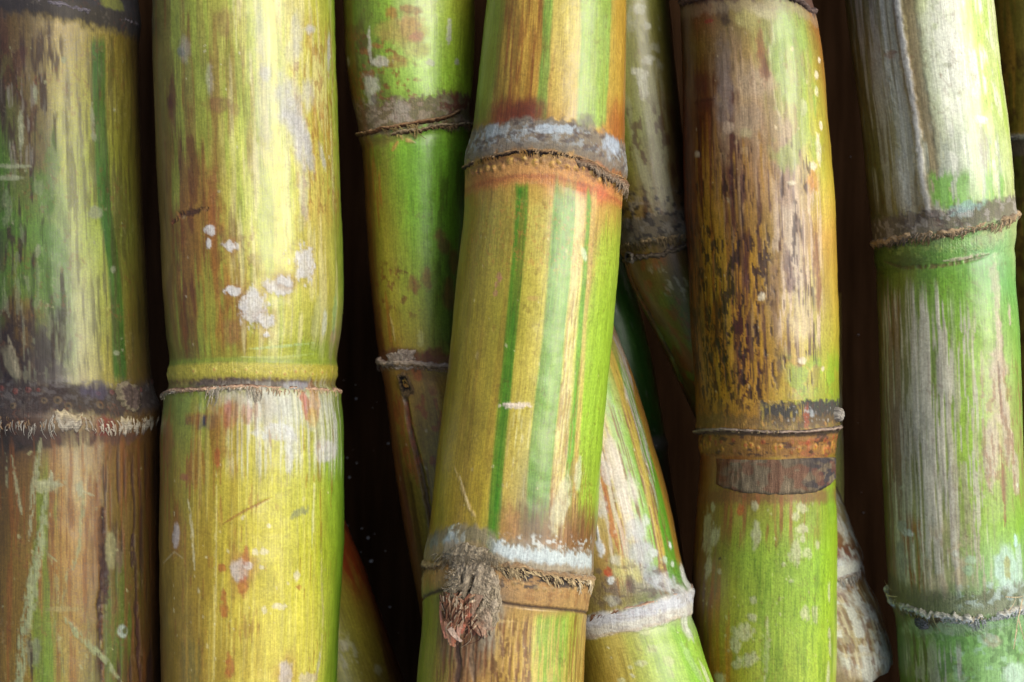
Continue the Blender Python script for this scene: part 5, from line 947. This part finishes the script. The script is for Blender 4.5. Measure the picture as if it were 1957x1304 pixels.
    c.band(1118, 1166, (95, 92, 72), .7, 9, 16); c.mottle((160, 185, 180), .7, c.region(1830, 1965, 1110, 1160, 16, 10), 14, 12, .48, .1)
    # below joint 2
    c.blot(1790, 1200, 90, 16, (140, 165, 140), .75, edge=.9, fs=9); c.blot(1895, 1225, 20, 12, (165, 160, 140), .8, edge=.6); c.mottle((65, 110, 50), .6, c.region(1720, 1957, 1190, 1310), 20, 20, .5, .1); c.mottle((150, 190, 170), .5, c.region(1820, 1957, 1200, 1310), 22, 18, .52, .1)
    c.streaks((60, 50, 40), .7, c.region(1740, 1785, 1210, 1400, 6, 20), 6, 60, .46, .1); c.streaks((165, 165, 160), .7, c.region(1730, 1840, 1230, 1400, 10, 20), 6, 90, .57, .07); c.blot(1940, 1290, 26, 24, (170, 205, 185), .8, edge=.6); c.blot(1755, 1285, 12, 12, (150, 150, 150), .6)
    c.ring(445, 16, 4); c.ring(500, 8, -2); c.ring(475, 12, 2); c.ring(1165, 16, 4)
    c.emit([(398, 'internode'), (498, 'root_band'), (1115, 'internode'), (1200, 'root_band'), (None, 'internode')])
    c.lip([(1672, 470), (1700, 462), (1740, 455), (1820, 446), (1890, 430), (1942, 412)], 10, 9, 9, [(120, 110, 98), (196, 170, 128), (165, 140, 105), (75, 60, 48)], 5, hair=[(1680, 1740, 60, 4, 12, -4, (150, 140, 125)), (1740, 1935, 160, 3, 13, -3, (185, 160, 120)), (1680, 1935, 90, -10, -4, 4, (160, 145, 120))])
    c.lip([(1690, 1130), (1705, 1148), (1740, 1166), (1790, 1180), (1850, 1184), (1920, 1172), (1968, 1152)], 11, 9, 9, [(150, 148, 130), (205, 205, 188), (205, 220, 220), (140, 135, 110)], 7, hair=[(1692, 1800, 150, 4, 16, 2, (150, 135, 105)), (1800, 1960, 140, 4, 14, 4, (190, 200, 195)), (1690, 1960, 60, -12, -4, 3, (190, 180, 150))])
    def hf(u, v): return 13*np.clip(1-u*u-v*v, 0, 1)**.5+5*(fbm(u*4, v*4, 2)-.5)
    def cf(u, v, h): n = fbm(u*5, v*5, 3)[..., None]; return lin((26, 24, 26))*(1-n)+lin((110, 118, 125))*n
    c.patch(1764, 1190, 18, 14, hf, cf)
    g = np.random.default_rng(5); st = []
    for (x0, y0, x1, y1, w) in [(1945, 1142, 1935, 1200, 1.6), (1935, 1200, 1930, 1238, 1.3), (1938, 1180, 1950, 1225, 1.3), (1950, 1225, 1956, 1240, 1), (1915, 1138, 1950, 1136, 1.5), (1920, 1165, 1935, 1135, 1.3), (1690, 1128, 1702, 1150, 1.8), (1700, 1108, 1712, 1128, 1.5), (1688, 1132, 1722, 1140, 1.6), (1785, 1172, 1800, 1205, 1.2)]:
        st.append((c.th(x0, y0), y0, c.th(x1, y1), y1, w, 9, 8, lin((205, 190, 150))))
    for s in st:
        P, C, G, Q = ribbons(c, [s], 8); make_mesh("root_fibre", P, Q, C, np.full(len(P), .6), G, M_SCAR, c.root)
cane_j()

# ================================================================== K : brown cane cut by the right edge
def cane_k():
    c = Cane("sugar_cane", "brown cane cut by the right edge, behind the large pale green one", GRP,
        [(-420, 1865, 2100), (0, 1880, 2115), (266, 1890, 2120), (700, 1895, 2130), (1720, 1905, 2140)], [(-400, 1990), (1700, 2010)], nodes=[(266, [(1900, 268), (2000, 262)])], res=3.2).grid(); c.gain = (1.5, 1.45, 1.3)
    c.base([(0, [(1890, (70, 60, 30)), (1925, (130, 105, 40)), (2000, (165, 130, 50)), (2100, (140, 110, 45))]), (250, [(1890, (100, 75, 35)), (1940, (165, 125, 45)), (2100, (150, 115, 45))]), (300, [(1890, (80, 62, 42)), (2100, (90, 75, 50))]), (420, [(1890, (120, 95, 40)), (2100, (120, 100, 45))]), (1300, [(1905, (90, 75, 40)), (2100, (100, 85, 40))])])
    c.streaks((90, 100, 35), .6, c.ymask((-500, 1800)), 8, 120, .5, .1); c.mottle((70, 45, 30), .6, c.ymask((100, 900)), 14, 24, .52, .1)
    c.band(262, 300, (90, 78, 68), .9, 4, 6, .8); c.band(258, 268, (150, 150, 145), .8, 2, 3); c.ring(264, 8, 4)
    c.emit([(258, 'internode'), (300, 'root_band'), (None, 'internode')])
    c.lip([(1900, 268), (2000, 262)], 4, 5, 6, [(120, 115, 110), (150, 145, 135), (50, 42, 38)], 2)
cane_k()

# ================================================================== M : slanting cane under B
def cane_m():
    c = Cane("sugar_cane", "olive cane with rust red edge, slanting out from under the fat yellow cane", GRP,
        [(700, 330, 552), (900, 395, 622), (985, 428, 653), (1080, 463, 691), (1180, 500, 727), (1260, 530, 755), (1304, 545, 771), (1720, 680, 915)], [(700, 2020), (1720, 1980)], v0=760, res=2.8).grid(); c.gain = (1.7, 1.6, 1.3)
    c.base([(950, [(600, (110, 60, 30)), (650, (125, 55, 25))]), (1060, [(640, (125, 65, 28)), (690, (115, 50, 25))]), (1120, [(650, (120, 115, 35)), (680, (125, 95, 35)), (710, (110, 50, 25))]), (1200, [(650, (125, 125, 40)), (700, (125, 115, 38)), (735, (105, 52, 25))]), (1304, [(640, (115, 125, 45)), (710, (120, 110, 38)), (770, (70, 42, 25))])])
    c.streaks((115, 45, 20), .8, c.region(640, 720, 960, 1130, 10, 30), 6, 60, .5, .08); c.mottle((150, 155, 130), .6, c.region(650, 690, 1210, 1304, 8, 16), 10, 14, .52, .08); c.blot(723, 1280, 12, 12, (140, 140, 110), .7, edge=.8); c.blot(657, 1235, 9, 12, (165, 165, 150), .6)
    c.streaks((70, 38, 22), .7, c.edgemask([(680, 1060), (745, 1304)], [(700, 1060), (775, 1304)], (1000, 1800, 30)), 5, 70, .42, .1)
    c.emit([(None, 'internode')])
cane_m()

# ================================================================== N : thin yellow cane peeping out right of F
def cane_n():
    c = Cane("sugar_cane", "plain yellow cane showing as a thin strip along the rusty cane's right edge", GRP,
        [(400, 1490, 1602), (780, 1494, 1611), (900, 1495, 1613), (1000, 1500, 1612)], [(400, 1985), (700, 1935), (1000, 1990)], v0=560, v1=1000, res=3.2).grid(); c.gain = (1.5, 1.5, 1.3)
    c.base([(600, [(1500, (130, 110, 50)), (1610, (150, 130, 60))]), (800, [(1500, (170, 150, 70)), (1610, (190, 180, 110))]), (900, [(1500, (190, 180, 70)), (1612, (205, 205, 120))])])
    c.streaks((205, 200, 190), .6, c.ymask((740, 860)), 5, 60, .5, .1)
    c.emit([(None, 'internode')])
cane_n()

# ================================================================== crumbs of wax and husk scattered on the board
def crumbs():
    g = np.random.default_rng(8); P = []; Q = []; k = 0
    spots = [(681, 762, 8), (668, 912, 7), (682, 885, 6), (664, 875, 5), (704, 1028, 8), (664, 1004, 6), (710, 1072, 9), (742, 848, 6), (745, 1160, 6), (692, 1010, 5), (716, 1020, 4), (690, 1055, 4), (1262, 905, 5), (1290, 700, 5), (1275, 912, 8), (1640, 640, 4), (1625, 300, 4), (1650, 980, 5)]
    spots += [(g.uniform(655, 790), g.uniform(600, 1300), g.uniform(1.5, 4)) for _ in range(9)] + [(g.uniform(1600, 1700), g.uniform(20, 1300), g.uniform(1, 2)) for _ in range(6)]
    for x, y, r in spots:
        r = r*.62
        d = GROUND+137; X = (x-CX)*d/F; Y = -(y-CY)*d/F; m = 7; a0 = g.uniform(0, 6.28); el = g.uniform(.4, .9)
        ring = [(X+math.cos(a0+i*6.283/m)*r*g.uniform(.6, 1.2), Y+math.sin(a0+i*6.283/m)*r*el*g.uniform(.6, 1.2), -137+g.uniform(0, 3)) for i in range(m)]
        P += ring+[(X, Y, -131)]; Q += [(k+i, k+(i+1) % m, k+m) for i in range(m)]; k += m+1
    me = bpy.data.meshes.new("crumbs"); me.from_pydata((np.array(P)*S).tolist(), [], Q)
    m_ = bpy.data.materials.new("pale_crumb"); m_.use_nodes = True; N = m_.node_tree.nodes; nz = N.new("ShaderNodeTexNoise"); nz.inputs["Scale"].default_value = 900
    cr = N.new("ShaderNodeValToRGB"); cr.color_ramp.elements[0].color = (.07, .065, .06, 1); cr.color_ramp.elements[1].color = (.26, .27, .28, 1)
    m_.node_tree.links.new(nz.outputs[0], cr.inputs[0]); m_.node_tree.links.new(cr.outputs[0], N["Principled BSDF"].inputs["Base Color"])
    me.materials.append(m_); o = bpy.data.objects.new("crumbs", me); sc.collection.objects.link(o)
    o["kind"] = "stuff"; o["label"] = "pale crumbs of wax and husk scattered on the dark board in the gaps"; o["category"] = "crumbs"
crumbs()
